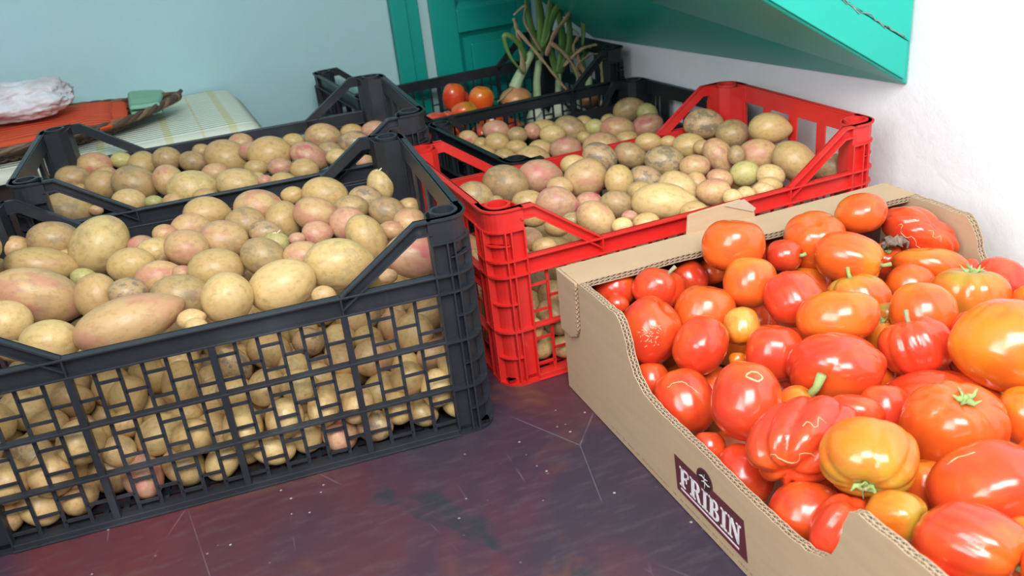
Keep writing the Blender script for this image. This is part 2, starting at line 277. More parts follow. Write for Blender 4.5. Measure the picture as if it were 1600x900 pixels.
# ------------------------------------------------------------------ vegetable crates
def make_crate(name, label, X, Y, th, H, hl, d, W, L, mat, rows, group=None, slits=False, low=False):
    R = empty(name, (X, Y, 0), th); tag(R, label, 'crate', group)
    I = .0085; pw = .050; r = .020; mid = L / 2; T = .0025
    rimh = .024; zr = hl - rimh; lev = [zr * k / rows for k in range(1, rows)]
    rings = [0.0] + lev + [zr]
    # base grid
    m = MB()
    m.box(I, L - I, I, I + .01, .003, .008); m.box(I, L - I, W - I - .01, W - I, .003, .008); m.box(I, I + .01, I, W - I, .003, .008); m.box(L - I - .01, L - I, I, W - I, .003, .008)
    k = .03
    while k < L - .03: m.box(k, k + .006, I, W - I, .003, .007); k += .022
    k = .03
    while k < W - .03: m.box(I, L - I, k, k + .006, .0035, .0065); k += .03
    m.build('base', mat, R)
    # corner posts
    for sx, sy in ((0, 0), (1, 0), (1, 1), (0, 1)):
        fx = (lambda x: x) if not sx else (lambda x: L - x); fy = (lambda y: y) if not sy else (lambda y: W - y)
        m = MB()
        def outline(o, p=pw, rr=r):
            a = [(p, o)] + [(o + rr - rr * math.sin(t), o + rr - rr * math.cos(t)) for t in [PI / 2 * i / 6 for i in range(7)]] + [(o, p)]
            return a
        O = outline(I); Ii = outline(I + T)
        poly = O + Ii[::-1]
        m.prism(poly, lambda a, b, z: (fx(a), fy(b), z), .0, H - .001)
        # inner gusset across the corner
        g0 = [(pw - .006, I + T), (I + T, pw - .006), (I + T, I + T)]
        gl = [(pw, I + T), (pw - .003, .0345), (.0345, pw - .003), (I + T, pw), (I + T, pw - .002), (.0330, pw - .0045), (pw - .0045, .0330), (pw - .002, I + T)]
        m.prism(gl, lambda a, b, z: (fx(a), fy(b), z), .0, H - .002)
        # flared rings
        def ring(z0, z1, o=0.0, p=pw):
            Oo = outline(o, p, r + (I - o)); m.prism(Oo + outline(I + .001, p)[::-1], lambda a, b, z: (fx(a), fy(b), z), z0, z1)
        for z in rings: ring(z, z + .0028)
        ring(hl - .0028, hl); ring(H - .030, H - .0275, .001); ring(H - .0275, H, .0035); ring(H - .0026, H, .0005)
        allz = rings + [hl]
        for a, b in zip(rings, rings[1:]): ring((a + b) / 2, (a + b) / 2 + .002, .002, pw * .62)
        if not low: ring((hl + H - .03) / 2, (hl + H - .03) / 2 + .002, .002, pw * .5)
        # fins
        for t in (pw - .0012, pw * .62, r + .003):
            m.prism([(t - .001, .0005), (t + .001, .0005), (t + .001, I + .001), (t - .001, I + .001)], lambda a, b, z: (fx(a), fy(b), z), 0, H - .028)
            m.prism([(.0005, t - .001), (.0005, t + .001), (I + .001, t + .001), (I + .001, t - .001)], lambda a, b, z: (fx(a), fy(b), z), 0, H - .028)
        # top ring around the stacking hole
        cx, cy, ro, ri = I + .0175, I + .0175, .0165, .0128; n = 24; vs = []; fs = []
        for zz in (H - .03, H + .0015):
            for rr in (ro, ri):
                vs += [(fx(cx + rr * math.cos(2 * PI * i / n)), fy(cy + rr * math.sin(2 * PI * i / n)), zz) for i in range(n)]
        for i in range(n):
            j = (i + 1) % n; fs += [(i, j, 2 * n + j, 2 * n + i), (n + i, 3 * n + i, 3 * n + j, n + j), (2 * n + i, 2 * n + j, 3 * n + j, 3 * n + i)]
        m.add(vs, fs, False)
        m.prism([(cx + ri * 1.02 * math.cos(2 * PI * i / n), cy + ri * 1.02 * math.sin(2 * PI * i / n)) for i in range(n)], lambda a, b, z: (fx(a), fy(b), z), H - .031, H - .029)
        if sx == 0 or True: m.box(*sorted((fx(.012), fx(.028))), *sorted((fy(.012), fy(.028))), -.0001, .0015)
        m.build('corner_post', mat, R)
    # long sides
    for side in (0, 1):
        fy = (lambda y: y) if not side else (lambda y: W - y)
        yb = lambda a, b: sorted((fy(a), fy(b)))
        m = MB(); y0, y1 = yb(I, I + T); m.box(pw - .002, L - pw + .002, y0, y1, zr, hl)
        a0, a1 = yb(0, I + .003); m.box(pw - .002, L - pw + .002, a0, a1, hl - .0028, hl); m.box(pw - .002, L - pw + .002, a0, a1, zr, zr + .0026)
        for x in (mid - d, mid + d): m.box(x - .0012, x + .0012, *yb(.0005, I), zr, hl)
        m.build('rim_rail', mat, R, .0006)
        for s in (-1, 1):                       # diagonal braces up to the posts
            m = MB(); xb = mid + s * d; xt = mid + s * (mid - pw + .004); h_ = .017
            def pr(off0, off1, ya, yc):
                m.prism([(xb, hl - h_ + off0), (xt - s * .018, H - h_ + off0), (xt, H - h_ + off0), (xt, H - h_ + off1), (xt - s * .018, H - h_ + off1), (xb, hl - h_ + off1)], lambda a, z, y: (a, y, z), ya, yc)
            ya, yc = yb(I, I + T); pr(0, h_, ya, yc); ya, yc = yb(.0005, I + .003); pr(h_ - .0026, h_, ya, yc); pr(0, .0024, ya, yc)
            m.build('diagonal_brace', mat, R)
        for x in ([mid, mid - d, mid + d]): m = MB(); m.box(x - .0038, x + .0038, *yb(.0008, I + T), 0, zr + .001); m.build('rib', mat, R, .0006)
        zs = [0.0] + lev
        for q, z in enumerate(zs):
            m = MB(); a0, a1 = yb(.0005, I + T); zt = z + (.0085 if q == 0 else .0042)
            m.box(pw - .002, L - pw + .002, a0, a1, z + .0005, zt)
            if q == 0: m.box(pw - .002, L - pw + .002, *yb(-.002, I), z + .0005, z + .003)
            m.build('bottom_rail' if q == 0 else 'rail', mat, R, .0007)
        # lattice: thin bars with staggered rungs
        m = MB(); xs = [pw, mid - d, mid, mid + d, L - pw]; y0, y1 = yb(I + .0002, I + .0026)
        for i in range(4):
            xa, xc = xs[i], xs[i + 1]; nb = max(3, round((xc - xa) / .0245)); st = (xc - xa) / nb
            for z0_, z1_ in zip(zs, zs[1:] + [zr]):
                hgt = z1_ - z0_
                for j in range(nb):
                    x = xa + j * st
                    if j: m.box(x - .0021, x + .0021, y0, y1, z0_, z1_)
                    for fr in ((.48,) if (j + i) % 2 else (.26, .74)): m.box(x, x + st, y0, y1, z0_ + hgt * fr - .0017, z0_ + hgt * fr + .0017)
        o = m.build('lattice', mat, R); o['kind'] = 'stuff'
    # short sides
    for side in (0, 1):
        fx = (lambda x: x) if not side else (lambda x: L - x); xb = lambda a, b: sorted((fx(a), fx(b)))
        wz0 = H - .092 if not low else H - .075; wz1 = H - .028
        m = MB(); m.box(*xb(I, I + T), pw - .002, W - pw + .002, wz1, H); m.box(*xb(.001, I + .003), pw - .002, W - pw + .002, H - .003, H); m.box(*xb(.001, I), pw - .002, W - pw + .002, wz1, wz1 + .0024)
        m.build('end_rim', mat, R, .0006)
        m = MB(); m.box(*xb(I, I + T), pw - .002, W - pw + .002, wz0 - .026, wz0); m.box(*xb(.001, I), pw - .002, W - pw + .002, wz0 - .026, wz0 - .0235); m.box(*xb(.001, I), pw - .002, W - pw + .002, wz0 - .0025, wz0); m.build('end_band', mat, R, .0006)
        nw = 4; span = W - 2 * pw; st = span / nw
        for j in range(nw + 1):
            c = pw + j * st; w2 = .010 if 0 < j < nw else .005
            m = MB(); m.box(*xb(I, I + T), c - w2, c + w2, wz0 - .001, wz1 + .001); m.box(*xb(.002, I), c - .0012, c + .0012, wz0 - .001, wz1 + .001); m.build('upright_slat', mat, R, .0005)
        for j in (range(2) if slits else ()):
                m = MB(); c0 = pw + (0 if j == 0 else span - st) 
                for q in range(4): m.box(*xb(I, I + T), c0 + st * (q + .62) / 4.4, c0 + st * (q + 1.15) / 4.4, wz0 - .001, wz1 + .001)
                sb = m.build('slit_bars', mat, R); sb['kind'] = 'stuff'
        m = MB(); zb = wz0 - .026; zl = [0.0] + [zb * k / rows for k in range(1, rows)]
        for q, z in enumerate(zl): m.box(*xb(.0005, I + T), pw - .002, W - pw + .002, z + .0005, z + (.0075 if q == 0 else .0032))
        m.build('end_rails', mat, R)
        m = MB(); n = round(span / .026); st2 = span / n
        for z0_, z1_ in zip(zl, zl[1:] + [zb]):
            for j in range(n):
                y = pw + j * st2
                if j: m.box(*xb(I, I + .0024), y - .0018, y + .0018, z0_, z1_)
                for fr in ((.48,) if j % 2 else (.26, .74)): m.box(*xb(I, I + .0024), y, y + st2, z0_ + (z1_ - z0_) * fr - .0013, z0_ + (z1_ - z0_) * fr + .0013)
        o = m.build('end_lattice', mat, R); o['kind'] = 'stuff'
    return R
CR = {
 'A': ('near black crate', (-0.6182, 0.7759, 0.2565, 0.2798, 0.2134, 0.1438, 0.4149, 0.6026)),
 'B': ('red crate', (-0.0222, 1.0078, 0.3449, 0.246, 0.1795, 0.1467, 0.3651, 0.6035)),
 'C': ('low black crate', (0.0181, 1.4003, 0.4285, 0.1837, 0.1348, 0.1541, 0.373, 0.505)),
 'D': ('left black crate', (-0.6763, 1.1949, 0.2822, 0.2949, 0.2305, 0.1447, 0.3786, 0.6046)),
 'E': ('far black crate', (-0.2504, 1.7195, 0.402, 0.2467, 0.1798, 0.1601, 0.3946, 0.6078))}
make_crate('vegetable_crate', 'large dark grey plastic crate of potatoes nearest the camera, left foreground', *CR['A'][1], M_BLK, 3, 'black plastic crates')
make_crate('vegetable_crate', 'bright red plastic crate of potatoes between the cardboard box and black crates', *CR['B'][1], M_RED, 2)
make_crate('vegetable_crate', 'low black plastic crate of potatoes directly behind the red crate', *CR['C'][1], M_BLK_DIM, 2, 'black plastic crates', slits=True, low=True)
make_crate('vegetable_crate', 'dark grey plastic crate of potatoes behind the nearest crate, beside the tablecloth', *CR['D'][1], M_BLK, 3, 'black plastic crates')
make_crate('vegetable_crate', 'black plastic crate holding tomatoes and onions, in front of the green door', *CR['E'][1], M_BLK_DIM, 2, 'black plastic crates')

# ------------------------------------------------------------------ potatoes
def ico(sub):
    b = bmesh.new(); bmesh.ops.create_icosphere(b, subdivisions=sub, radius=1); v = np.array([x.co[:] for x in b.verts]); f = np.array([[q.index for q in p.verts] for p in b.faces]); b.free(); return v, f
IV, IF = ico(4); IV5, IF5 = ico(5)
def np_mesh(name, v, f, mat):
    me = bpy.data.meshes.new(name); n = len(v); k = len(f); me.vertices.add(n); me.vertices.foreach_set('co', v.astype(np.float32).ravel())
    me.loops.add(3 * k); me.loops.foreach_set('vertex_index', f.astype(np.int32).ravel()); me.polygons.add(k); me.polygons.foreach_set('loop_start', np.arange(0, 3 * k, 3, dtype=np.int32))
    me.polygons.foreach_set('loop_total', np.full(k, 3, np.int32)) if False else None
    me.polygons.foreach_set('use_smooth', np.ones(k, bool)); me.update(calc_edges=True); me.materials.append(mat); return me
def potato_shape(i):
    rng = np.random.default_rng(100 + i); v = IV.copy(); rr = np.ones(len(v))
    for _ in range(9):
        d = rng.normal(size=3); d /= np.linalg.norm(d); rr += rng.uniform(-.075, .075) * np.exp(-((v - d) ** 2).sum(1) / rng.uniform(.25, .9))
    if i % 4 == 3:                             # a waist or knob
        d = np.array([.95, .3 * rng.uniform(-1, 1), 0]); rr += .12 * np.exp(-((v - d) ** 2).sum(1) / .12)
    rr += .05 * v[:, 0] * rng.choice([-1, 1]); eye = np.zeros(len(v))
    for _ in range(8):
        d = rng.normal(size=3); d /= np.linalg.norm(d); q = ((v - d) ** 2 * np.array([.6, 1.6, 1.2])).sum(1); s = rng.uniform(.006, .018)
        rr -= .035 * np.exp(-q / s); rr += .014 * np.exp(-((v - d) ** 2).sum(1) / (s * 5)); eye += np.exp(-q / (s * .7)) * rng.uniform(.4, 1)
    rr /= rr.mean() * .985; me = np_mesh('potato_skin', v * rr[:, None], IF, M_POT); a = me.attributes.new('eye', 'FLOAT', 'POINT'); a.data.foreach_set('value', np.clip(eye, 0, 1).astype(np.float32)); return me
PSH = [potato_shape(i) for i in range(12)]
POT = [
["A","b",-6188,11691,2228,801,543,249,45,341,266,261,0,"large brown-stained oval potato, second from left in back row, near black crate"],
["A","y",-5498,11558,2148,690,589,-57,417,433,395,361,0,"large pale yellow round potato, third from left in sixth row, near black crate"],
["A","p",-6678,11643,2183,796,549,237,92,218,170,166,0,"pink-blushed oval potato, leftmost in back row, near black crate"],
["A","g",-6168,11124,2100,806,532,256,45,438,237,280,0,"large golden long potato, leftmost in fifth row, near black crate"],
["A","P",-4954,11559,2055,807,556,191,61,189,147,144,0,"rosy pink oval potato, fourth from left in sixth row, near black crate"],
["A","y",-4681,11300,2034,810,554,185,57,250,185,186,0,"pale yellow oval potato, second from left in fifth row, near black crate"],
["A","g",-4917,10908,2017,812,546,197,63,306,243,236,0,"golden oval potato, third from left in fourth row, near black crate"],
["A","p",-4176,11097,2098,813,537,222,-28,291,246,232,0,"pink-blushed oval potato, fourth from left in fourth row, near black crate"],
["A","p",-4602,11559,2182,806,562,179,55,169,132,129,0,"pink-blushed oval potato, fifth from left in sixth row, near black crate"],
["A","g",-4203,12234,2168,804,571,162,45,316,247,242,0,"golden oval potato, third from left in back row, near black crate"],
["A","p",-4364,11835,2128,806,566,169,49,269,210,206,0,"pink-blushed oval potato, sixth from left in sixth row, near black crate"],
["A","p",-3807,11476,2029,812,544,207,-36,329,257,251,0,"pink-blushed oval potato, third from left in fifth row, near black crate"],
["A","b",-3630,11921,2066,809,569,147,33,281,262,237,0,"brown-stained round potato, seventh from left in sixth row, near black crate"],
["A","g",-3691,10532,1977,816,557,122,99,350,273,267,0,"large golden oval potato, fifth from left in third row, near black crate"],
["A","b",-3108,10668,2029,812,518,239,-121,309,256,244,0,"brown-stained oval potato, sixth from left in third row, near black crate"],
["A","p",-4485,10592,1940,809,556,136,131,282,220,215,0,"pink-blushed oval potato, third from left in third row, near black crate"],
["A","P",-4128,10551,1981,819,544,177,48,131,105,102,0,"small rosy pink oval potato, fourth from left in third row, near black crate"],
["A","p",-3500,12387,2115,806,574,140,30,350,273,268,0,"large pink-blushed oval potato, fourth from left in back row, near black crate"],
["A","g",-3108,12064,2022,583,307,499,-563,294,265,243,0,"golden round potato, eighth from left in sixth row, near black crate"],
["A","g",-3045,12628,2184,804,582,124,20,173,132,130,0,"golden oval potato, fifth from left in back row, near black crate"],
["A","g",-2566,12607,2116,805,572,152,-47,346,270,264,0,"large golden oval potato, sixth from left in back row, near black crate"],
["A","p",-2622,11912,2089,809,560,168,-59,320,242,240,0,"pink-blushed oval potato, fifth from left in fifth row, near black crate"],
["A","P",-2561,11421,1990,817,564,118,12,197,187,168,0,"rosy pink round potato, seventh from left in fourth row, near black crate"],
["A","b",-2150,12186,2020,811,576,100,2,257,201,197,0,"brown-stained oval potato, sixth from left in fifth row, near black crate"],
["A","k",-2013,12551,2009,796,554,196,-144,264,206,202,0,"dirty grey-brown oval potato, seventh from left in back row, near black crate"],
["A","ys",-1778,12871,2119,608,390,447,-528,248,228,208,0,"pale yellow sprouting round potato, eighth from left in back row, near black crate"],
["A","P",-2113,11618,2000,816,569,102,2,266,228,214,0,"rosy pink oval potato, eighth from left in fourth row, near black crate"],
["A","g",-1796,10925,2000,725,452,346,-387,343,244,249,0,"large golden oval potato, seventh from left in second row, near black crate"],
["A","b",-1621,11888,2012,806,558,159,-117,271,212,207,0,"brown-stained oval potato, seventh from left in fifth row, near black crate"],
["A","p",-1261,11406,1999,818,570,74,-17,225,215,193,0,"pink-blushed round potato, eighth from left in third row, near black crate"],
["A","g",-1323,12107,1987,813,577,74,-17,168,131,128,0,"golden oval potato, eighth from left in fifth row, near black crate"],
["A","p",-1522,11181,2002,820,566,84,-11,166,129,126,0,"pink-blushed oval potato, seventh from left in third row, near black crate"],
["A","Ph",-1157,10296,1955,824,545,123,-91,361,282,276,0,"large rosy pink oval potato, eighth from left in second row, near black crate"],
["A","k",-3286,11686,1990,813,564,139,27,220,171,168,0,"dirty grey-brown oval potato, fourth from left in fifth row, near black crate"],
["A","vs",-3047,11310,1958,816,545,184,-51,186,145,142,0,"greenish yellow sprouting oval potato, fifth from left in fourth row, near black crate"],
["A","p",-2593,10629,1985,823,554,125,15,256,199,195,0,"pink-blushed oval potato, fifth from left in second row, near black crate"],
["A","y",-2129,10262,1982,825,557,71,64,419,325,319,0,"large pale yellow oval potato, sixth from left in second row, near black crate"],
["A","P",-2776,11246,2010,817,562,126,17,111,83,83,0,"small rosy pink oval potato, sixth from left in fourth row, near black crate"],
["A","y",-2698,9787,1973,814,555,37,168,412,305,306,0,"large pale yellow oval potato, fourth from left in second row, near black crate"],
["A","yp",-3246,9438,2045,830,533,159,34,295,295,259,0,"pale yellow round potato, sixth from left in front row, near black crate"],
["A","b",-3981,9874,1953,827,524,205,9,349,272,266,0,"large brown-stained oval potato, third from left in second row, near black crate"],
["A","g",-5062,10127,1981,627,227,525,-528,288,254,235,0,"golden oval potato, second from left in third row, near black crate"],
["A","k",-4648,10012,2019,820,533,201,62,234,184,180,0,"dirty grey-brown oval potato, second from left in second row, near black crate"],
["A","p",-4377,9136,2015,806,546,113,200,566,295,355,0,"large pink-blushed long potato, third from left in front row, near black crate"],
["A","p",-5825,10272,2000,816,509,274,18,539,334,366,0,"large pink-blushed long potato, leftmost in third row, near black crate"],
["A","y",-5154,9002,1961,826,508,233,75,315,246,241,0,"pale yellow oval potato, second from left in front row, near black crate"],
["A","y",-5907,9593,2000,816,516,247,87,275,251,229,0,"pale yellow round potato, leftmost in second row, near black crate"],
["A","v",-5521,10851,1957,811,539,215,73,162,126,123,0,"small greenish yellow oval potato, second from left in fourth row, near black crate"],
["A","y",-3633,9124,1984,825,537,128,120,147,116,113,0,"small pale yellow oval potato, fourth from left in front row, near black crate"],
["A","y",-3517,8960,1965,835,520,175,41,122,96,94,0,"small pale yellow oval potato, fifth from left in front row, near black crate"],
["A","g",-6777,11153,2054,801,538,246,95,165,202,164,0,"small golden round potato, leftmost in sixth row, near black crate"],
["A","g",-5565,8951,1923,824,503,247,82,153,119,117,0,"small golden oval potato, leftmost in front row, near black crate"],
["A","g",-2155,9426,1951,836,536,117,8,144,112,110,0,"small golden oval potato, seventh from left in front row, near black crate"],
["A","p",-1445,9769,1953,834,545,88,-11,115,90,88,0,"small pink-blushed oval potato, eighth from left in front row, near black crate"],
["A","y",-5980,11499,2017,803,548,220,80,132,113,106,0,"small pale yellow oval potato, second from left in sixth row, near black crate"],
["A","g",-6515,10550,2623,792,549,249,101,291,227,222,0,"golden oval potato, leftmost in fourth row, near black crate"],
["A","p",-1917,10599,631,350,-31,-426,-834,239,234,219,2,""],
["A","g",-2000,9165,593,375,379,229,-814,230,215,193,1,"golden potato, near black crate front lattice, second right panel, bottom row, eighth from left"],
["A","g",-3728,10702,252,229,-104,-560,-789,240,181,156,2,""],
["A","k",-2817,10430,306,313,-423,-521,672,240,231,221,2,""],
["A","g",-2080,12747,1008,318,268,-397,-818,258,245,234,2,""],
["A","g",-3532,11723,588,388,-252,222,-858,278,206,181,2,""],
["A","y",-4139,10519,313,145,-429,-185,872,273,249,228,2,""],
["A","p",-1592,10590,867,218,666,-179,691,256,212,204,1,"pink-blushed potato half buried, right centre of near black crate, eighth from left"],
["A","y",-3964,11193,590,119,-612,550,-556,241,205,176,2,""],
["A","b",-3680,10487,561,545,-143,-7,-826,249,229,214,2,""],
["A","g",-6040,8508,881,51,376,38,-925,240,193,171,2,""],
["A","y",-1324,10247,913,316,-325,603,656,263,254,248,1,"pale yellow potato half buried, right front of near black crate, tenth from left"],
["A","y",-1193,9727,331,80,501,420,753,266,256,233,2,""],
["A","y",-818,9495,270,224,32,-553,802,222,195,187,1,"pale yellow potato, near black crate front lattice, rightmost panel, bottom row, sixth from left"],
["A","y",-5903,9322,920,31,122,601,789,263,220,207,1,"pale yellow potato inside left end of near black crate, lower half, fourth from left"],
["A","y",-1464,9926,629,311,532,-228,-754,224,200,194,1,"pale yellow potato half buried, right front of near black crate, ninth from left"],
["A","g",-5300,8371,661,545,420,-322,650,268,247,241,1,"golden potato, near black crate front lattice, leftmost panel, middle row, second from left"],
["A","g",-3011,9191,953,608,-78,272,-742,251,209,196,1,"golden potato, near black crate front lattice, second right panel, middle row, second from left"],
["A","y",-4855,9409,667,546,-431,429,-577,224,185,163,1,"pale yellow potato half buried, left front of near black crate, seventh from left"],
["A","y",-2821,8979,639,386,-369,470,703,262,222,213,1,"pale yellow potato, near black crate front lattice, second right panel, middle row, third from left"],
["A","k",-4696,9158,402,397,-472,549,564,325,243,240,2,""],
["A","g",-4305,10204,287,197,-517,-458,-695,226,183,161,2,""],
["A","b",-4241,10989,353,188,-586,-145,-775,295,254,233,2,""],
["A","g",-1393,9522,680,602,-206,471,611,251,214,204,1,"golden potato, near black crate front lattice, rightmost panel, middle row, leftmost"],
["A","g",-5653,9557,640,258,-244,541,762,311,246,209,2,""],
["A","g",-3129,9956,1056,212,-399,237,-860,291,260,240,1,"golden potato half buried, middle front of near black crate, ninth from left"],
["A","y",-4252,10806,736,223,338,121,906,252,196,179,2,""],
["A","g",-6435,10003,952,134,112,-142,974,213,183,174,2,""],
["A","b",-5749,11783,479,50,-143,-107,-983,292,247,239,2,""],
["A","P",-3263,9744,657,292,-502,162,798,225,197,195,1,"rosy pink potato half buried, middle front of near black crate, seventh from left"],
["A","P",-2796,11550,282,41,-477,-322,-817,217,193,188,2,""],
["A","y",-3367,9046,253,645,25,-529,551,187,183,158,1,"pale yellow potato, near black crate front lattice, second right panel, bottom row, second from left"],
["A","g",-5768,8257,700,323,291,-87,896,264,252,244,1,"golden potato, near black crate front lattice, leftmost panel, middle row, leftmost"],
["A","g",-2280,11509,608,364,-202,-161,-895,234,226,196,2,""],
["A","y",-4899,10642,1129,549,21,363,753,239,216,215,2,""],
["A","y",-4211,10201,1101,264,585,-85,-762,219,212,201,2,""],
["A","y",-1003,10519,235,81,159,192,965,211,182,156,2,""],
["A","y",-6122,9535,584,471,-113,-149,-862,245,191,190,2,""],
["A","y",-5772,9111,576,256,-548,-88,791,227,198,179,1,"pale yellow potato half buried, left front of near black crate, second from left"],
["A","y",-1152,10872,297,79,200,293,-932,258,217,210,2,""],
["A","g",-3229,10116,643,127,303,532,-781,228,195,193,2,""],
["A","b",-5863,9385,277,424,222,249,842,256,233,207,2,""],
["A","y",-6506,10234,671,66,-621,114,-773,243,197,189,2,""],
["A","g",-1769,9547,523,258,405,-564,-672,280,212,201,1,"golden potato, near black crate front lattice, rightmost panel, bottom row, second from left"],
["A","P",-3144,10554,512,599,203,-193,-750,300,246,218,2,""],
["A","y",-2401,10936,631,608,-286,-451,587,271,216,190,1,"pale yellow potato half buried, right centre of near black crate, fourth from left"],
["A","b",-3891,12339,1156,402,-115,432,799,192,181,169,1,"brown-stained potato half buried, middle back of near black crate, leftmost"],
["A","g",-1775,11669,1006,179,-107,-45,977,286,243,213,1,"golden potato half buried, right centre of near black crate, seventh from left"],
["A","b",-1253,9363,249,149,-404,-84,-899,191,181,155,1,"brown-stained potato, near black crate front lattice, rightmost panel, bottom row, fourth from left"],
["A","g",-5034,9812,291,229,-527,555,-602,266,212,207,2,""],
["A","y",-5930,9839,789,317,-576,-476,-583,267,203,197,1,"pale yellow potato half buried, left centre of near black crate, leftmost"],
["A","g",-5648,8669,279,550,-14,-26,834,276,214,207,2,""],
["A","y",-3705,9078,397,6,-647,44,-761,320,257,225,1,"pale yellow potato, near black crate front lattice, second left panel, bottom row, third from left"],
["A","y",-6554,11104,878,438,-537,-379,613,248,228,208,2,""],
["A","k",-3876,10857,579,524,-36,489,-696,272,206,180,2,""],
["A","y",-6493,10573,323,294,312,-251,-867,312,256,245,2,""],
["A","p",-1804,9825,867,309,-547,321,-708,311,239,229,1,"pink-blushed potato half buried, right front of near black crate, seventh from left"],
["A","y",-1763,9914,311,465,371,120,-795,280,246,233,2,""],
["A","y",-2896,10251,750,477,-67,163,861,254,198,196,1,"pale yellow potato half buried, middle centre of near black crate, twelfth from left"],
["A","y",-1948,10324,293,222,646,366,-632,246,216,197,2,""],
["A","g",-5518,9031,886,87,-89,611,782,225,195,185,1,"golden potato half buried, left front of near black crate, third from left"],
["A","y",-4959,8534,921,648,102,398,641,337,251,247,1,"pale yellow potato, near black crate front lattice, leftmost panel, middle row, third from left"],
["A","y",-4412,11220,1025,173,-429,-409,-787,253,232,218,2,""],
["A","g",-1628,10288,581,272,-288,-426,-813,228,221,216,1,"golden potato half buried, right front of near black crate, eighth from left"],
["A","g",-6176,9106,662,9,251,-386,-888,240,232,210,1,"golden potato inside left end of near black crate, lower half, leftmost"],
["A","g",-5013,9623,966,202,221,428,-853,253,215,196,1,"golden potato half buried, left centre of near black crate, fourth from left"],
["A","b",-1627,12889,690,93,656,134,-737,275,224,199,2,""],
["A","g",-3851,10215,261,422,-456,-489,613,204,202,188,2,""],
["A","b",-4731,9816,557,171,681,442,559,286,222,222,2,""],
["A","g",-6145,11186,770,287,-186,346,874,269,226,202,2,""],
["A","g",-5116,8404,269,661,91,384,638,242,200,174,1,"golden potato, near black crate front lattice, leftmost panel, bottom row, fourth from left"],
["A","g",-6158,10099,682,313,-294,-390,-815,224,187,187,2,""],
["A","k",-3570,9867,354,56,-353,-611,-706,324,258,238,2,""],
["A","y",-2040,9543,234,418,-130,446,-780,234,183,176,2,""],
["A","p",-4344,8983,253,539,-442,10,-717,205,194,179,2,""],
["A","p",-1049,10021,664,566,-114,-359,-734,325,247,214,1,"pink-blushed potato half buried, right front of near black crate, eleventh from left"],
["A","y",-1828,12020,704,412,1,456,789,280,256,249,2,""],
["A","b",-5369,9378,991,88,506,-563,647,249,218,200,1,"brown-stained potato half buried, left front of near black crate, fourth from left"],
["A","g",-1279,11247,948,221,43,410,-884,240,213,188,1,"golden potato half buried, right centre of near black crate, tenth from left"],
["A","g",-2787,11014,608,71,418,-540,728,279,229,205,2,""],
["A","g",-2225,9826,886,339,286,-390,807,217,190,182,1,"golden potato half buried, right front of near black crate, third from left"],
["A","k",-4078,10181,667,197,-141,-669,-703,323,259,243,1,"dirty grey-brown potato half buried, middle centre of near black crate, fifth from left"],
["A","g",-6544,11507,923,113,427,309,843,205,188,177,2,""],
["A","p",-4984,10096,575,243,256,-589,-727,201,194,186,2,""],
["A","y",-2296,10384,822,99,-140,-118,-978,244,241,233,1,"pale yellow potato half buried, right centre of near black crate, third from left"],
["A","k",-5083,9098,297,563,-230,-537,-585,243,181,174,2,""],
["A","k",-2335,11261,961,659,192,-459,565,238,222,222,1,"dirty grey-brown potato half buried, right centre of near black crate, fifth from left"],
["A","g",-3530,12410,1095,197,-501,393,745,239,218,200,2,""],
["A","g",-2650,10602,674,325,624,-315,-637,301,225,220,1,"golden potato half buried, right centre of near black crate, second from left"],
["A","y",-3011,10726,906,6,670,365,-647,250,234,200,1,"pale yellow potato half buried, middle centre of near black crate, eleventh from left"],
["A","y",-2254,11722,1035,111,-492,501,704,330,259,220,2,""],
["A","y",-2757,10428,1041,553,-386,409,614,206,187,181,1,"pale yellow potato half buried, middle centre of near black crate, rightmost"],
["A","g",-3622,11625,976,305,65,568,-761,273,219,210,2,""],
["A","p",-3149,9382,652,490,-137,132,851,223,216,196,1,"pink-blushed potato half buried, middle front of near black crate, eighth from left"],
["A","y",-4275,8896,653,160,231,-242,-929,284,246,231,1,"pale yellow potato, near black crate front lattice, second left panel, middle row, second from left"],
["A","g",-1564,10648,320,427,-120,622,-645,315,245,243,2,""],
["A","g",-3495,10834,692,390,198,-579,688,288,230,198,2,""],
["A","y",-5074,9424,262,20,76,577,-813,245,189,165,2,""],
["A","b",-4852,8719,332,110,-673,-102,724,261,259,229,1,"brown-stained potato, near black crate front lattice, leftmost panel, bottom row, fifth from left"],
["A","g",-2092,10063,610,103,-102,193,-970,236,231,224,1,"golden potato half buried, right front of near black crate, fifth from left"],
["A","g",-3218,11055,907,302,109,-137,-937,221,184,180,2,""],
["A","y",-4136,9803,1099,261,-220,-139,-930,220,215,201,1,"pale yellow potato half buried, middle centre of near black crate, fourth from left"],
["A","p",-2750,9424,629,492,94,235,833,294,221,216,1,"pink-blushed potato, near black crate front lattice, second right panel, bottom row, fifth from left"],
["A","y",-2995,11686,550,248,-508,-206,799,230,198,196,2,""],
["A","y",-6296,10885,608,108,-255,-83,-957,200,199,173,2,""],
["A","y",-1057,9428,544,242,553,62,-795,237,193,181,1,"pale yellow potato, near black crate front lattice, rightmost panel, bottom row, fifth from left"],
["A","y",-4768,10166,265,485,397,199,753,239,201,176,2,""],
["A","p",-1240,11466,256,478,22,-513,-713,196,184,173,2,""],
["A","b",-5171,9557,579,155,62,-158,-973,205,200,198,1,"brown-stained potato half buried, left centre of near black crate, third from left"],
["A","g",-4974,8982,656,26,-607,-363,706,215,197,196,1,"golden potato half buried, left front of near black crate, sixth from left"],
["A","p",-820,9840,330,184,653,-66,731,264,220,194,2,""],
["A","y",-1809,12401,915,101,219,593,-768,221,197,185,2,""],
["A","g",-1637,12737,1139,359,333,-391,-780,273,245,212,2,""],
["A","g",-3394,9216,938,48,-269,-79,-959,219,201,172,1,"golden potato, near black crate front lattice, second right panel, middle row, leftmost"],
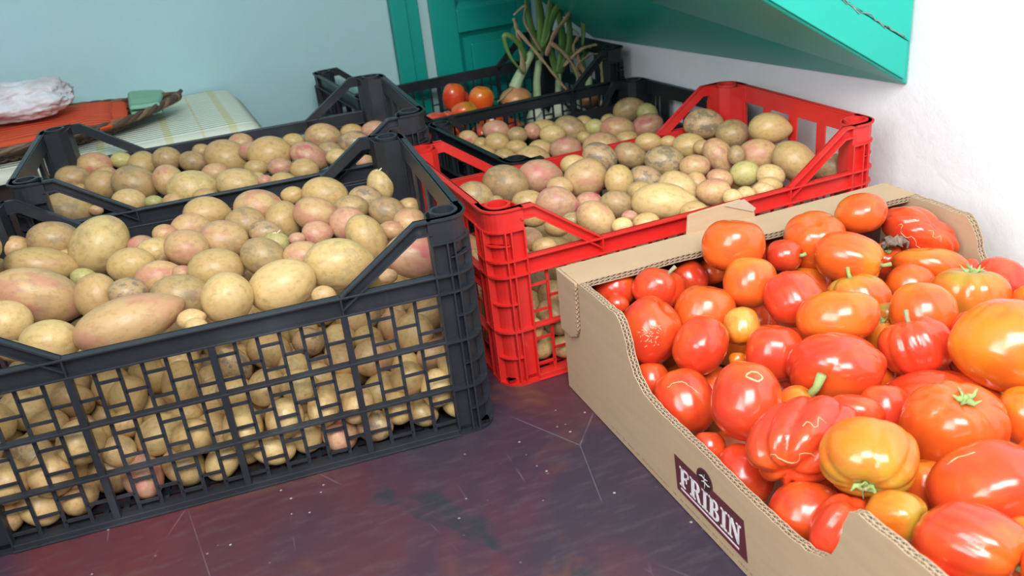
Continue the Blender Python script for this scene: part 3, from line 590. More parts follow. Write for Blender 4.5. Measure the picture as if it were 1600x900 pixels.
["A","p",-2960,11252,308,252,-365,-534,-720,267,220,189,2,""],
["A","y",-4392,10592,1060,183,634,-387,-644,278,238,237,1,"pale yellow potato half buried, middle centre of near black crate, third from left"],
["A","y",-6369,9803,603,417,-449,504,610,263,224,207,2,""],
["A","y",-3703,12027,935,527,422,417,-609,265,218,218,2,""],
["A","y",-1974,11401,320,160,-299,644,-686,327,242,235,2,""],
["A","g",-4007,8738,301,306,128,-249,910,257,253,216,1,"golden potato, near black crate front lattice, second left panel, bottom row, second from left"],
["A","y",-1622,10952,690,4,79,-353,932,291,232,203,2,""],
["A","g",-4049,9908,310,540,-130,576,600,266,208,183,2,""],
["A","b",-4534,11080,686,213,-129,-648,720,219,189,165,2,""],
["A","g",-824,9656,762,614,250,27,748,242,199,170,1,"golden potato, near black crate front lattice, rightmost panel, middle row, second from left"],
["A","k",-6589,10641,764,634,262,-64,725,270,224,203,1,"dirty grey-brown potato inside left end of near black crate, lower half, third from left"],
["A","y",-3590,10061,836,82,-495,-268,823,344,255,219,1,"pale yellow potato half buried, middle centre of near black crate, eighth from left"],
["A","g",-1348,10224,297,424,-118,98,893,299,250,217,2,""],
["A","y",-3322,8938,616,551,-41,-73,830,309,254,228,1,"pale yellow potato, near black crate front lattice, second right panel, bottom row, leftmost"],
["A","y",-3018,9270,312,407,356,326,-775,266,199,173,1,"pale yellow potato, near black crate front lattice, second right panel, bottom row, fourth from left"],
["A","y",-3901,9768,745,341,171,606,-698,279,231,221,1,"pale yellow potato half buried, middle front of near black crate, fourth from left"],
["A","p",-3460,10313,310,416,-177,288,844,301,236,204,2,""],
["A","g",-4636,8965,806,201,-530,-259,782,202,187,170,1,"golden potato half buried, left front of near black crate, eighth from left"],
["A","b",-4694,10782,785,135,-537,552,624,249,228,223,2,""],
["A","p",-4017,11023,965,316,-448,-265,793,236,225,223,1,"pink-blushed potato half buried, middle centre of near black crate, seventh from left"],
["A","g",-3618,11195,1045,173,-550,-452,-681,297,252,245,1,"golden potato half buried, middle centre of near black crate, ninth from left"],
["A","g",-6067,11625,297,60,460,550,694,255,214,184,2,""],
["A","b",-2083,10859,967,399,77,384,-829,349,260,230,1,"brown-stained potato half buried, right centre of near black crate, sixth from left"],
["A","g",-2005,10662,238,388,-316,352,791,188,184,158,2,""],
["A","g",-2379,10226,269,356,255,139,888,229,219,189,2,""],
["A","b",-2510,9985,624,603,338,419,588,323,253,248,1,"brown-stained potato half buried, right front of near black crate, second from left"],
["A","y",-2692,11700,864,480,412,391,-668,272,203,193,2,""],
["A","y",-4636,8642,663,78,2,-321,944,195,183,174,1,"pale yellow potato, near black crate front lattice, second left panel, middle row, leftmost"],
["A","p",-1198,10492,541,415,330,505,681,273,226,201,2,""],
["A","y",-3228,11872,864,125,-662,409,615,284,246,215,2,""],
["A","y",-1652,11440,636,543,-176,478,-668,270,241,240,1,"pale yellow potato half buried, right centre of near black crate, ninth from left"],
["A","y",-1996,11290,765,86,-653,-492,-569,221,185,180,2,""],
["A","y",-4533,10169,568,221,477,232,-819,239,193,184,2,""],
["A","g",-4683,9343,986,674,-85,-325,658,258,218,213,1,"golden potato half buried, left front of near black crate, ninth from left"],
["A","b",-5683,10154,623,265,163,-456,-834,263,218,190,2,""],
["A","g",-4692,9526,241,133,-163,-377,902,216,182,170,2,""],
["A","b",-2217,10882,265,225,168,-518,-808,213,199,185,2,""],
["A","g",-4403,10515,637,192,-31,-654,731,245,192,187,2,""],
["A","y",-2445,9488,852,422,-17,-7,-907,185,182,156,1,"pale yellow potato, near black crate front lattice, second right panel, middle row, fifth from left"],
["A","g",-1539,9288,429,522,445,-467,558,204,185,180,1,"golden potato, near black crate front lattice, rightmost panel, bottom row, third from left"],
["A","y",-3404,9436,288,266,290,4,-919,290,223,217,2,""],
["A","g",-5531,9808,943,379,-101,292,872,277,206,178,1,"golden potato half buried, left centre of near black crate, second from left"],
["A","y",-4522,9461,648,553,132,515,642,202,196,188,1,"pale yellow potato half buried, middle front of near black crate, leftmost"],
["A","y",-3005,8910,292,200,-153,-477,-842,266,209,188,1,"pale yellow potato, near black crate front lattice, second right panel, bottom row, third from left"],
["A","p",-5510,9121,282,686,-87,87,717,256,247,224,2,""],
["A","k",-5073,10043,931,279,301,90,-908,263,250,213,1,"dirty grey-brown potato half buried, left centre of near black crate, fifth from left"],
["A","P",-5798,11397,691,678,-126,-228,-688,236,199,182,2,""],
["A","p",-2986,11411,911,158,553,-36,817,306,234,199,2,""],
["A","b",-5663,11843,894,22,15,-339,941,257,209,205,2,""],
["A","g",-4585,9800,980,233,-108,-335,907,307,237,231,1,"golden potato half buried, middle centre of near black crate, leftmost"],
["A","k",-1869,9228,248,178,-10,336,925,250,195,170,1,"dirty grey-brown potato, near black crate front lattice, rightmost panel, bottom row, leftmost"],
["A","g",-2234,9579,576,478,18,118,870,269,231,218,1,"golden potato half buried, right front of near black crate, fourth from left"],
["A","g",-1249,11537,730,577,-39,6,-815,211,187,170,2,""],
["A","p",-5919,8182,296,2,-203,280,-938,246,227,214,1,"pink-blushed potato, near black crate front lattice, leftmost panel, bottom row, leftmost"],
["A","g",-6198,9603,889,503,152,41,-850,236,182,155,1,"golden potato inside left end of near black crate, lower half, second from left"],
["A","k",-2628,10117,1023,7,-479,394,-784,202,195,174,1,"dirty grey-brown potato half buried, right front of near black crate, leftmost"],
["A","P",-2257,9123,266,263,489,-151,818,223,217,191,1,"rosy pink potato, near black crate front lattice, second right panel, bottom row, seventh from left"],
["A","y",-2653,9133,301,489,326,412,-696,237,208,192,1,"pale yellow potato, near black crate front lattice, second right panel, bottom row, sixth from left"],
["A","y",-3640,9458,726,281,-75,-626,-723,335,255,230,1,"pale yellow potato half buried, middle front of near black crate, fifth from left"],
["A","g",-6030,8551,499,387,136,99,907,280,225,223,2,""],
["A","P",-1305,11630,1067,235,244,335,880,237,220,192,2,""],
["A","y",-3285,11371,679,4,-574,246,-781,285,217,185,2,""],
["A","b",-2684,11407,598,624,-278,122,720,242,185,163,2,""],
["A","g",-4039,9386,1071,46,-655,487,576,270,242,222,1,"golden potato half buried, middle front of near black crate, second from left"],
["A","y",-2708,11054,1002,158,149,206,954,276,208,198,1,"pale yellow potato half buried, right centre of near black crate, leftmost"],
["A","y",-5503,8278,286,43,-411,56,-909,243,212,193,1,"pale yellow potato, near black crate front lattice, leftmost panel, bottom row, second from left"],
["A","g",-5279,10324,661,134,-334,82,929,236,201,180,2,""],
["A","b",-2558,9566,295,376,3,24,-926,292,233,222,2,""],
["A","g",-1543,11218,285,373,312,-188,853,221,215,200,2,""],
["A","g",-5980,10221,998,122,-627,-217,738,249,211,204,2,""],
["A","g",-1176,10845,903,388,181,376,-822,326,257,237,1,"golden potato half buried, right centre of near black crate, eleventh from left"],
["A","y",-6066,8865,1088,462,-435,-96,-767,307,245,231,1,"pale yellow potato inside left end of near black crate, upper half, leftmost"],
["A","g",-5278,8736,424,429,560,-321,632,295,233,227,1,"golden potato, near black crate front lattice, leftmost panel, bottom row, third from left"],
["A","y",-1548,9572,259,433,453,-295,-721,204,185,176,2,""],
["A","g",-1552,11667,288,474,462,508,551,260,215,197,2,""],
["A","k",-5665,8708,669,374,136,-188,898,266,236,207,1,"dirty grey-brown potato half buried, left front of near black crate, leftmost"],
["A","p",-2202,9875,277,200,-295,-265,-896,224,202,192,2,""],
["A","y",-2798,9752,879,310,-370,-510,712,208,194,189,1,"pale yellow potato half buried, middle front of near black crate, tenth from left"],
["A","b",-6049,8951,297,152,-191,379,-893,322,249,218,2,""],
["A","y",-2614,10773,305,492,-253,-524,647,274,234,211,2,""],
["A","P",-4448,8595,323,385,365,4,848,289,227,216,1,"rosy pink potato, near black crate front lattice, second left panel, bottom row, leftmost"],
["A","y",-2389,9138,650,672,-212,367,-607,268,202,194,1,"pale yellow potato, near black crate front lattice, second right panel, middle row, sixth from left"],
["A","y",-4491,9919,286,436,383,477,-660,217,185,185,2,""],
["A","g",-6208,10829,969,142,-167,94,971,252,198,197,2,""],
["A","g",-909,10212,256,315,-623,-93,-710,193,190,189,2,""],
["A","g",-5452,9600,293,310,246,-332,-856,289,234,206,2,""],
["A","g",-3953,10573,923,48,-529,-429,-730,265,245,229,1,"golden potato half buried, middle centre of near black crate, sixth from left"],
["A","P",-3987,12274,770,254,564,-9,785,285,223,194,2,""],
["A","p",-4313,9418,318,698,-98,487,-516,287,230,199,2,""],
["A","y",-4234,12230,1184,14,565,-459,-686,264,200,174,2,""],
["A","y",-5328,9891,590,420,-394,-365,-731,257,224,201,2,""],
["A","b",-6250,9236,297,191,646,-423,-606,256,208,202,2,""],
["A","p",-1234,11161,533,319,100,189,923,291,239,222,1,"pink-blushed potato half buried, right centre of near black crate, twelfth from left"],
["A","g",-6134,11633,786,130,209,-70,-967,332,246,245,1,"golden potato half buried, left back of near black crate, leftmost"],
["A","p",-2272,10545,440,373,-271,-515,722,237,204,175,2,""],
["A","g",-2044,11006,544,531,-148,359,753,264,201,176,2,""],
["A","P",-5937,9839,308,407,85,-604,680,257,236,213,2,""],
["A","y",-5677,10453,896,40,514,202,833,253,218,191,2,""],
["A","p",-2474,11248,337,610,-139,-508,592,294,254,244,2,""],
["A","p",-3095,10131,307,291,-620,162,711,235,203,188,2,""],
["A","g",-1915,10257,881,470,-305,-91,-823,224,196,171,1,"golden potato half buried, right front of near black crate, sixth from left"],
["A","k",-3473,9662,1050,78,568,-194,796,255,198,184,1,"dirty grey-brown potato half buried, middle front of near black crate, sixth from left"],
["A","g",-3832,11072,263,512,105,394,756,262,195,175,2,""],
["A","y",-2849,12011,1039,642,-140,505,560,265,206,195,2,""],
["A","g",-4068,9136,250,573,331,239,-710,206,185,175,2,""],
["A","g",-2711,10000,269,641,-213,-64,734,224,222,207,2,""],
["A","g",-4340,9801,617,390,421,545,611,269,222,205,1,"golden potato half buried, middle centre of near black crate, second from left"],
["A","y",-2599,9168,959,90,-66,-391,913,220,199,195,1,"pale yellow potato, near black crate front lattice, second right panel, middle row, fourth from left"],
["A","y",-3363,10508,941,148,636,394,647,341,258,253,1,"pale yellow potato half buried, middle centre of near black crate, tenth from left"],
["A","y",-1429,11876,614,5,209,-630,-748,263,253,235,2,""],
["A","y",-3581,8756,297,147,415,81,-894,249,184,180,1,"pale yellow potato, near black crate front lattice, second left panel, bottom row, fourth from left"],
["A","g",-3764,12025,507,360,-440,247,-784,212,186,172,2,""],
["A","y",-3615,11196,576,384,222,-14,896,226,203,197,2,""],
["A","P",-5305,9186,630,568,275,22,775,266,201,190,1,"rosy pink potato half buried, left front of near black crate, fifth from left"],
["A","g",-4076,9300,622,134,-539,-505,661,268,225,197,1,"golden potato half buried, middle front of near black crate, third from left"],
["A","p",-4671,10253,1029,120,-441,-534,-712,310,239,209,2,""],
["A","y",-3893,9538,301,75,311,44,-947,262,246,219,2,""],
["A","P",-3037,9703,329,147,-294,-304,894,302,241,237,2,""],
["A","g",-3819,8732,698,310,-203,426,826,284,217,192,1,"golden potato, near black crate front lattice, second left panel, middle row, third from left"],
["D","p",-7054,15530,2218,779,590,198,78,305,238,233,0,"pink-blushed oval potato, leftmost in back row, left black crate"],
["D","v",-6646,15669,2226,780,592,190,72,184,147,143,0,"greenish yellow oval potato, second from left in back row, left black crate"],
["D","g",-6292,15689,2096,782,593,181,66,247,247,217,0,"golden round potato, third from left in back row, left black crate"],
["D","b",-5849,15729,2129,783,594,172,59,259,235,215,0,"brown-stained round potato, fourth from left in fourth row, left black crate"],
["D","b",-5417,15688,2050,785,595,163,52,247,198,191,0,"brown-stained oval potato, fifth from left in fourth row, left black crate"],
["D","g",-5331,16051,2121,783,599,158,49,176,138,135,0,"golden oval potato, fourth from left in back row, left black crate"],
["D","g",-4836,15757,2036,781,560,256,-102,422,329,322,0,"large golden oval potato, sixth from left in fourth row, left black crate"],
["D","p",-4632,16208,2148,784,604,142,38,241,188,184,0,"pink-blushed oval potato, fifth from left in back row, left black crate"],
["D","g",-3908,15381,2102,789,599,131,29,400,312,305,0,"large golden oval potato, fifth from left in third row, left black crate"],
["D","P",-4346,15632,2139,787,600,140,35,221,184,175,0,"rosy pink oval potato, seventh from left in fourth row, left black crate"],
["D","g",-3765,16466,2002,787,605,121,22,207,168,161,0,"golden oval potato, sixth from left in back row, left black crate"],
["D","b",-7284,15125,2139,781,583,209,84,286,223,219,0,"brown-stained oval potato, leftmost in fourth row, left black crate"],
["D","g",-6742,14894,2026,785,581,199,76,295,248,235,0,"golden oval potato, leftmost in third row, left black crate"],
["D","p",-6828,15265,2099,782,587,197,76,205,160,156,0,"pink-blushed oval potato, third from left in fourth row, left black crate"],
["D","b",-6143,14806,2000,790,551,267,-46,399,311,305,0,"large brown-stained oval potato, second from left in third row, left black crate"],
["D","y",-6008,13972,1965,793,575,191,68,268,209,205,0,"pale yellow oval potato, second from left in second row, left black crate"],
["D","v",-5511,13783,1965,795,576,181,60,143,112,110,0,"small greenish yellow oval potato, second from left in front row, left black crate"],
["D","p",-5561,14735,2003,702,407,455,-366,281,257,235,0,"pink-blushed round potato, third from left in third row, left black crate"],
["D","y",-5043,14244,1966,794,582,165,50,409,319,312,0,"large pale yellow oval potato, third from left in second row, left black crate"],
["D","g",-5197,13697,1965,797,576,174,55,165,128,126,0,"small golden oval potato, third from left in front row, left black crate"],
["D","g",-4675,13694,1965,798,579,161,46,198,154,151,0,"golden oval potato, fourth from left in front row, left black crate"],
["D","p",-4863,15035,1967,791,590,155,44,238,186,182,0,"pink-blushed oval potato, fourth from left in third row, left black crate"],
["D","y",-4253,14122,1995,797,570,199,-35,360,281,275,0,"large pale yellow oval potato, fifth from left in front row, left black crate"],
["D","g",-4119,14974,1988,793,593,137,32,202,157,154,0,"golden oval potato, fifth from left in second row, left black crate"],
["D","P",-3685,14831,2000,794,594,128,25,223,176,172,0,"rosy pink oval potato, sixth from left in second row, left black crate"],
["D","g",-4020,14453,1971,796,589,139,32,138,104,103,0,"small golden oval potato, fourth from left in second row, left black crate"],
["D","P",-3795,14134,2000,797,588,135,29,135,101,101,0,"small rosy pink oval potato, sixth from left in front row, left black crate"],
["D","g",-3489,14030,1965,799,587,128,24,224,175,171,0,"golden oval potato, seventh from left in front row, left black crate"],
["D","bh",-6786,13583,2023,790,568,214,83,392,305,299,0,"large brown-stained oval potato, leftmost in second row, left black crate"],
["D","p",-6346,13559,2010,792,570,204,76,109,85,83,0,"small pink-blushed oval potato, leftmost in front row, left black crate"],
["D","g",-7123,14906,1983,784,579,206,81,142,106,106,0,"small golden oval potato, second from left in fourth row, left black crate"],
["D","P",-3256,15303,2002,776,558,245,-160,326,242,243,0,"rosy pink oval potato, sixth from left in third row, left black crate"],
["D","g",-3218,14610,1967,797,593,117,17,244,190,186,0,"golden oval potato, seventh from left in second row, left black crate"],
["D","ph",-3184,16537,2013,787,608,107,12,337,263,257,0,"large pink-blushed oval potato, seventh from left in back row, left black crate"],
["D","g",-2667,16760,1957,787,609,95,3,236,184,181,0,"golden oval potato, eighth from left in back row, left black crate"],
["D","k",-2561,15981,1969,788,611,42,71,302,235,231,0,"dirty grey-brown oval potato, eighth from left in third row, left black crate"],
["D","P",-2226,16663,1984,788,610,85,-5,261,204,199,0,"rosy pink oval potato, eighth from left in fourth row, left black crate"],
["D","b",-2982,15640,1967,792,601,107,10,222,173,170,0,"brown-stained oval potato, seventh from left in third row, left black crate"],
["D","y",-2744,15133,1968,795,598,103,7,204,159,156,0,"pale yellow oval potato, eighth from left in second row, left black crate"],
["D","p",-2207,14676,1967,797,597,91,-2,163,127,125,0,"small pink-blushed oval potato, eighth from left in front row, left black crate"],
["D","y",-2413,13777,1131,227,518,576,-590,234,225,218,2,""],
["D","g",-2596,13504,786,437,21,367,821,222,201,181,2,""],
["D","p",-2987,13424,842,469,152,-500,712,292,217,204,2,""],
["D","y",-2872,13811,815,190,-45,-485,-852,287,219,212,2,""],
["D","p",-6368,13269,799,383,-568,161,-710,211,204,180,2,""],
["D","p",-2363,14856,779,323,-473,-374,729,201,182,174,2,""],
["D","g",-3664,14764,854,150,-337,-10,929,325,241,208,2,""],
["D","P",-2759,13575,1119,115,-541,3,-833,216,199,197,2,""],
["B","b",100,13268,1766,789,571,130,-187,365,333,304,0,"large brown-stained round potato, leftmost in back row, red crate"],
["B","P",646,13560,1734,807,587,15,-59,340,263,258,0,"large rosy pink oval potato, second from left in back row, red crate"],
["B","b",-413,12855,1750,776,548,193,-246,293,261,241,0,"brown-stained oval potato, leftmost in fifth row, red crate"],
["B","p",1335,13197,1748,808,585,-6,-74,332,300,275,0,"large pink-blushed round potato, fourth from left in fifth row, red crate"],
["B","y",1231,13994,1718,804,591,0,-70,225,176,172,0,"pale yellow oval potato, third from left in back row, red crate"],
["B","k",1677,14098,1758,776,586,90,-215,294,238,229,0,"dirty grey-brown oval potato, fourth from left in back row, red crate"],
["B","b",2189,14111,1738,773,588,77,-225,272,215,210,0,"brown-stained oval potato, fifth from left in back row, red crate"],
["B","P",795,12134,1757,816,574,7,-64,298,259,242,0,"rosy pink oval potato, second from left in fourth row, red crate"],
["B","p",884,13010,1713,811,582,7,-65,212,165,162,0,"pink-blushed oval potato, third from left in fifth row, red crate"],
["B","g",364,12366,1747,815,576,21,-54,243,182,182,0,"golden oval potato, leftmost in fourth row, red crate"],
["B","g",429,11873,1708,820,570,18,-56,196,153,149,0,"golden oval potato, leftmost in third row, red crate"],
["B","P",1255,12199,1704,816,574,-7,-74,200,156,153,0,"rosy pink oval potato, third from left in fourth row, red crate"],
["B","p",1233,11325,1779,746,536,184,-351,291,234,226,0,"pink-blushed oval potato, third from left in second row, red crate"],
["B","b",1610,11943,1717,816,572,-19,-83,246,216,201,0,"brown-stained oval potato, third from left in third row, red crate"],
["B","y",2199,11732,1752,810,572,-14,-132,425,280,298,0,"large pale yellow long potato, fifth from left in second row, red crate"],
["B","g",2007,12274,1750,812,576,-30,-90,201,181,166,0,"golden round potato, fourth from left in third row, red crate"],
["B","g",1784,12839,1769,543,446,376,-604,251,219,204,0,"golden oval potato, fourth from left in fourth row, red crate"],
["B","k",2200,12965,1692,779,578,70,-231,274,214,210,0,"dirty grey-brown oval potato, fifth from left in fourth row, red crate"],
["B","y",2542,12164,1761,710,550,176,-403,299,249,237,0,"pale yellow oval potato, fifth from left in third row, red crate"],
["B","p",2978,11932,1750,810,572,-61,-113,245,206,195,0,"pink-blushed oval potato, sixth from left in second row, red crate"],
["B","g",2851,12392,1739,555,480,325,-596,193,162,153,0,"golden oval potato, sixth from left in third row, red crate"],
["B","p",3239,12514,1714,773,580,38,-255,194,152,148,0,"pink-blushed oval potato, seventh from left in third row, red crate"],
["B","v",3603,12551,1746,803,578,-74,-123,215,205,184,0,"greenish yellow round potato, eighth from left in third row, red crate"],
["B","y",3932,12322,1750,778,582,-8,-237,212,171,165,0,"pale yellow oval potato, eighth from left in second row, red crate"],
["B","g",4488,12952,1729,717,582,86,-373,369,284,280,0,"large golden oval potato, ninth from left in third row, red crate"],
["B","b",4909,12576,1697,797,575,-109,-149,267,208,204,0,"brown-stained oval potato, ninth from left in second row, red crate"],
["B","g",4405,13852,2000,787,596,-84,-134,321,266,253,0,"golden oval potato, ninth from left in fourth row, red crate"],
["B","b",3989,14529,1780,790,597,-68,-122,279,244,227,0,"brown-stained oval potato, ninth from left in fifth row, red crate"],
["B","k",3604,14908,1885,788,602,-57,-114,344,261,259,0,"large dirty grey-brown oval potato, eighth from left in back row, red crate"],
["B","p",4076,13527,1705,796,586,-78,-128,317,248,242,0,"pink-blushed oval potato, eighth from left in fourth row, red crate"],
["B","p",3498,13644,1732,637,543,235,-494,297,220,221,0,"pink-blushed oval potato, eighth from left in fifth row, red crate"],
["B","g",3193,14304,1721,796,594,-50,-108,276,215,210,0,"golden oval potato, sixth from left in fifth row, red crate"],
["B","g",3340,14000,1775,796,593,-56,-112,146,135,123,0,"small golden round potato, seventh from left in fifth row, red crate"],
["B","p",3052,13257,1712,802,585,-54,-109,237,184,181,0,"pink-blushed oval potato, sixth from left in fourth row, red crate"],
["B","k",2598,13583,1750,796,590,-13,-134,318,252,245,0,"dirty grey-brown oval potato, fifth from left in fifth row, red crate"],
["B","g",2583,14643,1759,795,598,-34,-95,222,176,171,0,"golden oval potato, sixth from left in back row, red crate"],
["B","g",2905,14532,1766,795,597,-42,-102,140,105,104,0,"small golden oval potato, seventh from left in back row, red crate"],
["B","b",3719,13374,1775,542,500,316,-597,162,141,131,0,"small brown-stained oval potato, seventh from left in fourth row, red crate"],
["B","y",3168,11627,1755,811,569,-69,-118,125,125,110,0,"small pale yellow round potato, sixth from left in front row, red crate"],
["B","y",3394,11690,1745,809,569,-76,-123,135,116,109,0,"small pale yellow oval potato, seventh from left in front row, red crate"],
["B","y",3665,11874,1710,808,570,-82,-127,147,114,112,0,"small pale yellow oval potato, eighth from left in front row, red crate"],
["B","g",3837,12043,1706,806,572,-85,-130,168,131,129,0,"golden oval potato, seventh from left in second row, red crate"],
["B","g",2572,11373,1697,823,558,-103,-33,189,147,144,0,"golden oval potato, fifth from left in front row, red crate"],
["B","g",1871,11138,1705,822,562,-32,-90,185,145,142,0,"golden oval potato, fourth from left in front row, red crate"],
["B","y",1554,11031,1750,823,562,-22,-83,138,110,107,0,"small pale yellow oval potato, third from left in front row, red crate"],
["B","P",1710,11349,1750,820,566,-25,-86,113,85,84,0,"small rosy pink oval potato, fourth from left in second row, red crate"],
["B","b",935,11534,1718,821,567,1,-68,153,114,114,0,"small brown-stained oval potato, second from left in third row, red crate"],
["B","p",290,10935,1750,819,555,70,-126,200,164,157,0,"pink-blushed oval potato, leftmost in second row, red crate"],
["B","g",487,10691,1704,830,555,14,-59,170,133,130,0,"golden oval potato, second from left in front row, red crate"],
["B","g",175,10549,1750,831,554,25,-51,88,80,73,0,"small golden round potato, leftmost in front row, red crate"],
["B","g",710,11375,1708,823,564,8,-63,179,140,137,0,"golden oval potato, second from left in second row, red crate"],
["B","b",-94,12485,1750,815,577,35,-44,133,122,111,0,"small brown-stained round potato, second from left in fifth row, red crate"],
["B","b",5011,12280,1477,802,567,-115,-151,223,174,170,0,"brown-stained oval potato, ninth from left in front row, red crate"],
["B","y",541,11100,838,538,-445,-44,714,262,198,186,1,"pale yellow potato, red crate front lattice, leftmost panel, top row, leftmost"],
["B","p",992,13450,673,174,641,-518,-540,295,233,209,2,""],
["B","b",4368,14255,278,131,437,-68,887,221,180,170,2,""],
["B","g",1195,14081,897,33,574,-229,786,277,249,245,2,""],
["B","y",1690,12752,615,331,-614,-269,664,257,215,186,2,""],
["B","y",-300,13077,620,342,527,-468,622,238,233,222,2,""],
["B","g",956,12078,883,537,237,62,-807,256,231,204,1,"golden potato half buried, left centre of red crate, second from left"],
["B","y",634,10692,242,210,-95,501,-834,192,173,172,1,"pale yellow potato, red crate front lattice, leftmost panel, bottom row, fourth from left"],
["B","g",2340,11730,570,456,-504,466,-567,284,223,222,2,""],
["B","y",552,12481,561,341,37,-593,-728,234,186,185,2,""],
["B","g",3980,14361,301,384,26,-441,811,265,222,219,2,""],
["B","y",751,12311,272,356,320,-604,-638,283,220,212,2,""],
["B","y",2021,12671,792,65,199,-439,874,289,220,188,2,""],
["B","y",2620,12058,612,568,146,431,686,213,172,158,2,""],
["B","g",889,10838,844,325,493,443,-675,268,225,214,2,""],
["B","g",624,12121,628,178,402,-595,673,209,189,186,2,""],
["B","y",-551,11916,276,14,259,659,705,206,202,176,2,""],
["B","k",1534,12469,310,538,-86,233,806,269,241,236,2,""],
["B","p",3757,15056,310,217,-649,-195,703,255,189,188,2,""],
["B","y",2454,12704,797,672,-162,446,568,197,179,175,2,""],
["B","b",513,10720,682,366,185,-203,889,270,214,186,1,"brown-stained potato, red crate front lattice, leftmost panel, bottom row, third from left"],
["B","b",409,11573,864,596,-39,399,-696,299,230,217,1,"brown-stained potato half buried, left front of red crate, second from left"],
["B","p",379,11842,557,432,505,332,669,256,204,175,2,""],
["B","y",-59,11534,253,488,-176,-109,848,198,183,178,2,""],
["B","y",-563,12057,977,486,-447,-344,-668,263,235,235,1,"pale yellow potato inside left end of red crate, upper half, leftmost"],
["B","b",1958,12176,901,121,-479,-155,855,292,235,227,1,"brown-stained potato half buried, middle centre of red crate, second from left"],
["B","p",832,13927,636,648,-86,-359,666,283,214,201,2,""],
["B","y",564,13445,846,311,-634,-463,-536,255,247,232,1,"pale yellow potato half buried, left back of red crate, leftmost"],
["B","p",1002,12005,431,244,-412,-489,-729,285,243,229,2,""],
["B","b",1937,12377,472,460,468,97,748,252,232,223,2,""],
["B","g",4226,13967,269,141,-490,-220,-832,208,171,160,2,""],
["B","y",1237,13862,527,230,-281,56,-930,249,205,186,2,""],
["B","g",-283,13504,623,328,268,583,-693,249,230,223,2,""],
["B","p",946,11214,311,372,-38,543,752,251,236,215,2,""],
["B","g",-255,12293,644,508,-316,-393,-698,289,222,209,2,""],
["B","y",340,12197,340,218,-632,140,730,273,215,183,2,""],
["B","k",-22,10487,321,489,-352,-393,-695,270,208,186,2,""],
["B","y",11,11640,562,47,67,-307,-948,255,217,185,2,""],
["B","y",-130,10875,252,220,-265,368,-864,260,193,188,2,""],
["B","y",752,12490,886,62,307,419,852,276,228,225,1,"pale yellow potato half buried, left centre of red crate, leftmost"],
["B","P",4418,13954,626,396,69,548,733,247,246,239,1,"rosy pink potato half buried, right centre of red crate, leftmost"],
["B","g",4097,14766,306,36,136,374,917,291,242,214,2,""],
["B","g",3647,14647,357,75,-681,-88,723,282,232,207,2,""],
["B","y",4069,14130,554,170,216,22,961,176,173,166,2,""],
["B","y",-184,11027,1067,554,224,485,638,302,239,237,2,""],
["B","p",-416,11776,646,413,-32,-272,-869,280,249,232,1,"pink-blushed potato inside left end of red crate, lower half, second from left"],
["B","y",1586,12370,748,318,-417,-499,-689,236,194,185,2,""],
["B","y",-279,11221,268,204,0,-656,727,253,191,164,1,"pale yellow potato inside left end of red crate, lower half, fourth from left"],
["B","P",-409,11568,291,507,415,354,-667,220,210,200,2,""],
["B","y",510,11099,236,203,147,160,-955,244,191,165,2,""],
["B","y",-557,13403,312,201,463,103,857,263,223,200,2,""],
["B","g",4543,13720,288,281,-398,-109,867,261,225,207,2,""],
["B","b",1984,11908,562,587,359,-175,-704,241,204,180,2,""],
["B","g",2491,13121,645,352,-605,189,-689,301,228,214,2,""],
["B","P",139,13670,718,335,-70,-197,919,283,241,224,2,""],
["B","g",1432,13104,674,413,-308,-23,857,261,247,226,2,""],
["B","k",743,12820,339,107,-417,246,-868,301,248,220,2,""],
["B","y",2759,12648,581,285,133,-165,-935,266,211,211,2,""],
["B","g",3520,14219,299,253,-205,246,-913,272,244,232,2,""],
["B","y",2325,12352,629,58,662,417,620,279,248,219,2,""],
["B","g",347,12154,819,57,401,247,-880,192,173,149,2,""],
["B","b",-912,13053,562,27,-36,509,-860,246,183,161,2,""],
["B","y",168,10527,646,79,454,-386,799,194,181,175,1,"pale yellow potato, red crate front lattice, leftmost panel, bottom row, leftmost"],
["B","y",3767,14322,635,323,-181,16,929,224,211,191,2,""],
["B","p",3313,14724,581,210,164,115,-957,228,216,199,2,""],
["B","P",1214,12317,586,36,-84,-667,-739,266,216,195,2,""],
["B","y",-208,11973,291,472,463,-432,613,219,203,178,2,""],
["B","p",242,13265,586,138,-511,-194,-826,194,193,173,2,""],
["B","g",985,11392,702,510,-16,-413,754,264,244,219,2,""],
["B","y",4340,14219,935,301,-15,487,820,237,221,202,2,""],
["B","g",2879,13150,625,20,574,-9,818,274,208,182,2,""],
["B","y",1128,12419,236,617,20,74,-783,215,174,161,2,""],
["B","k",605,11901,281,182,-185,597,759,242,199,179,2,""],
["B","g",939,12576,499,343,-575,-315,-673,220,178,163,2,""],
["B","g",3191,14324,557,486,-48,304,818,217,205,179,2,""],
["B","g",732,11756,666,259,221,69,-938,235,199,190,2,""],
["B","g",2764,12866,902,359,507,465,-631,215,202,180,2,""],
["B","y",-637,12124,570,517,96,-24,-850,210,189,179,2,""],
["B","y",930,12967,776,452,498,-284,683,323,247,225,1,"pale yellow potato half buried, middle centre of red crate, leftmost"],
["B","P",-112,10930,650,83,-55,-140,-985,246,235,232,2,""],
["B","g",4174,14524,654,96,81,-618,776,282,248,229,1,"golden potato half buried, right back of red crate, leftmost"],
["B","y",184,11217,654,160,-314,-640,683,237,226,192,1,"pale yellow potato half buried, left front of red crate, leftmost"],
["B","g",21,11482,898,331,448,424,-715,188,183,164,2,""],
["B","b",1451,12033,567,207,418,-258,-846,257,200,186,2,""],
["B","P",159,11223,276,163,-253,135,-944,233,202,193,2,""],
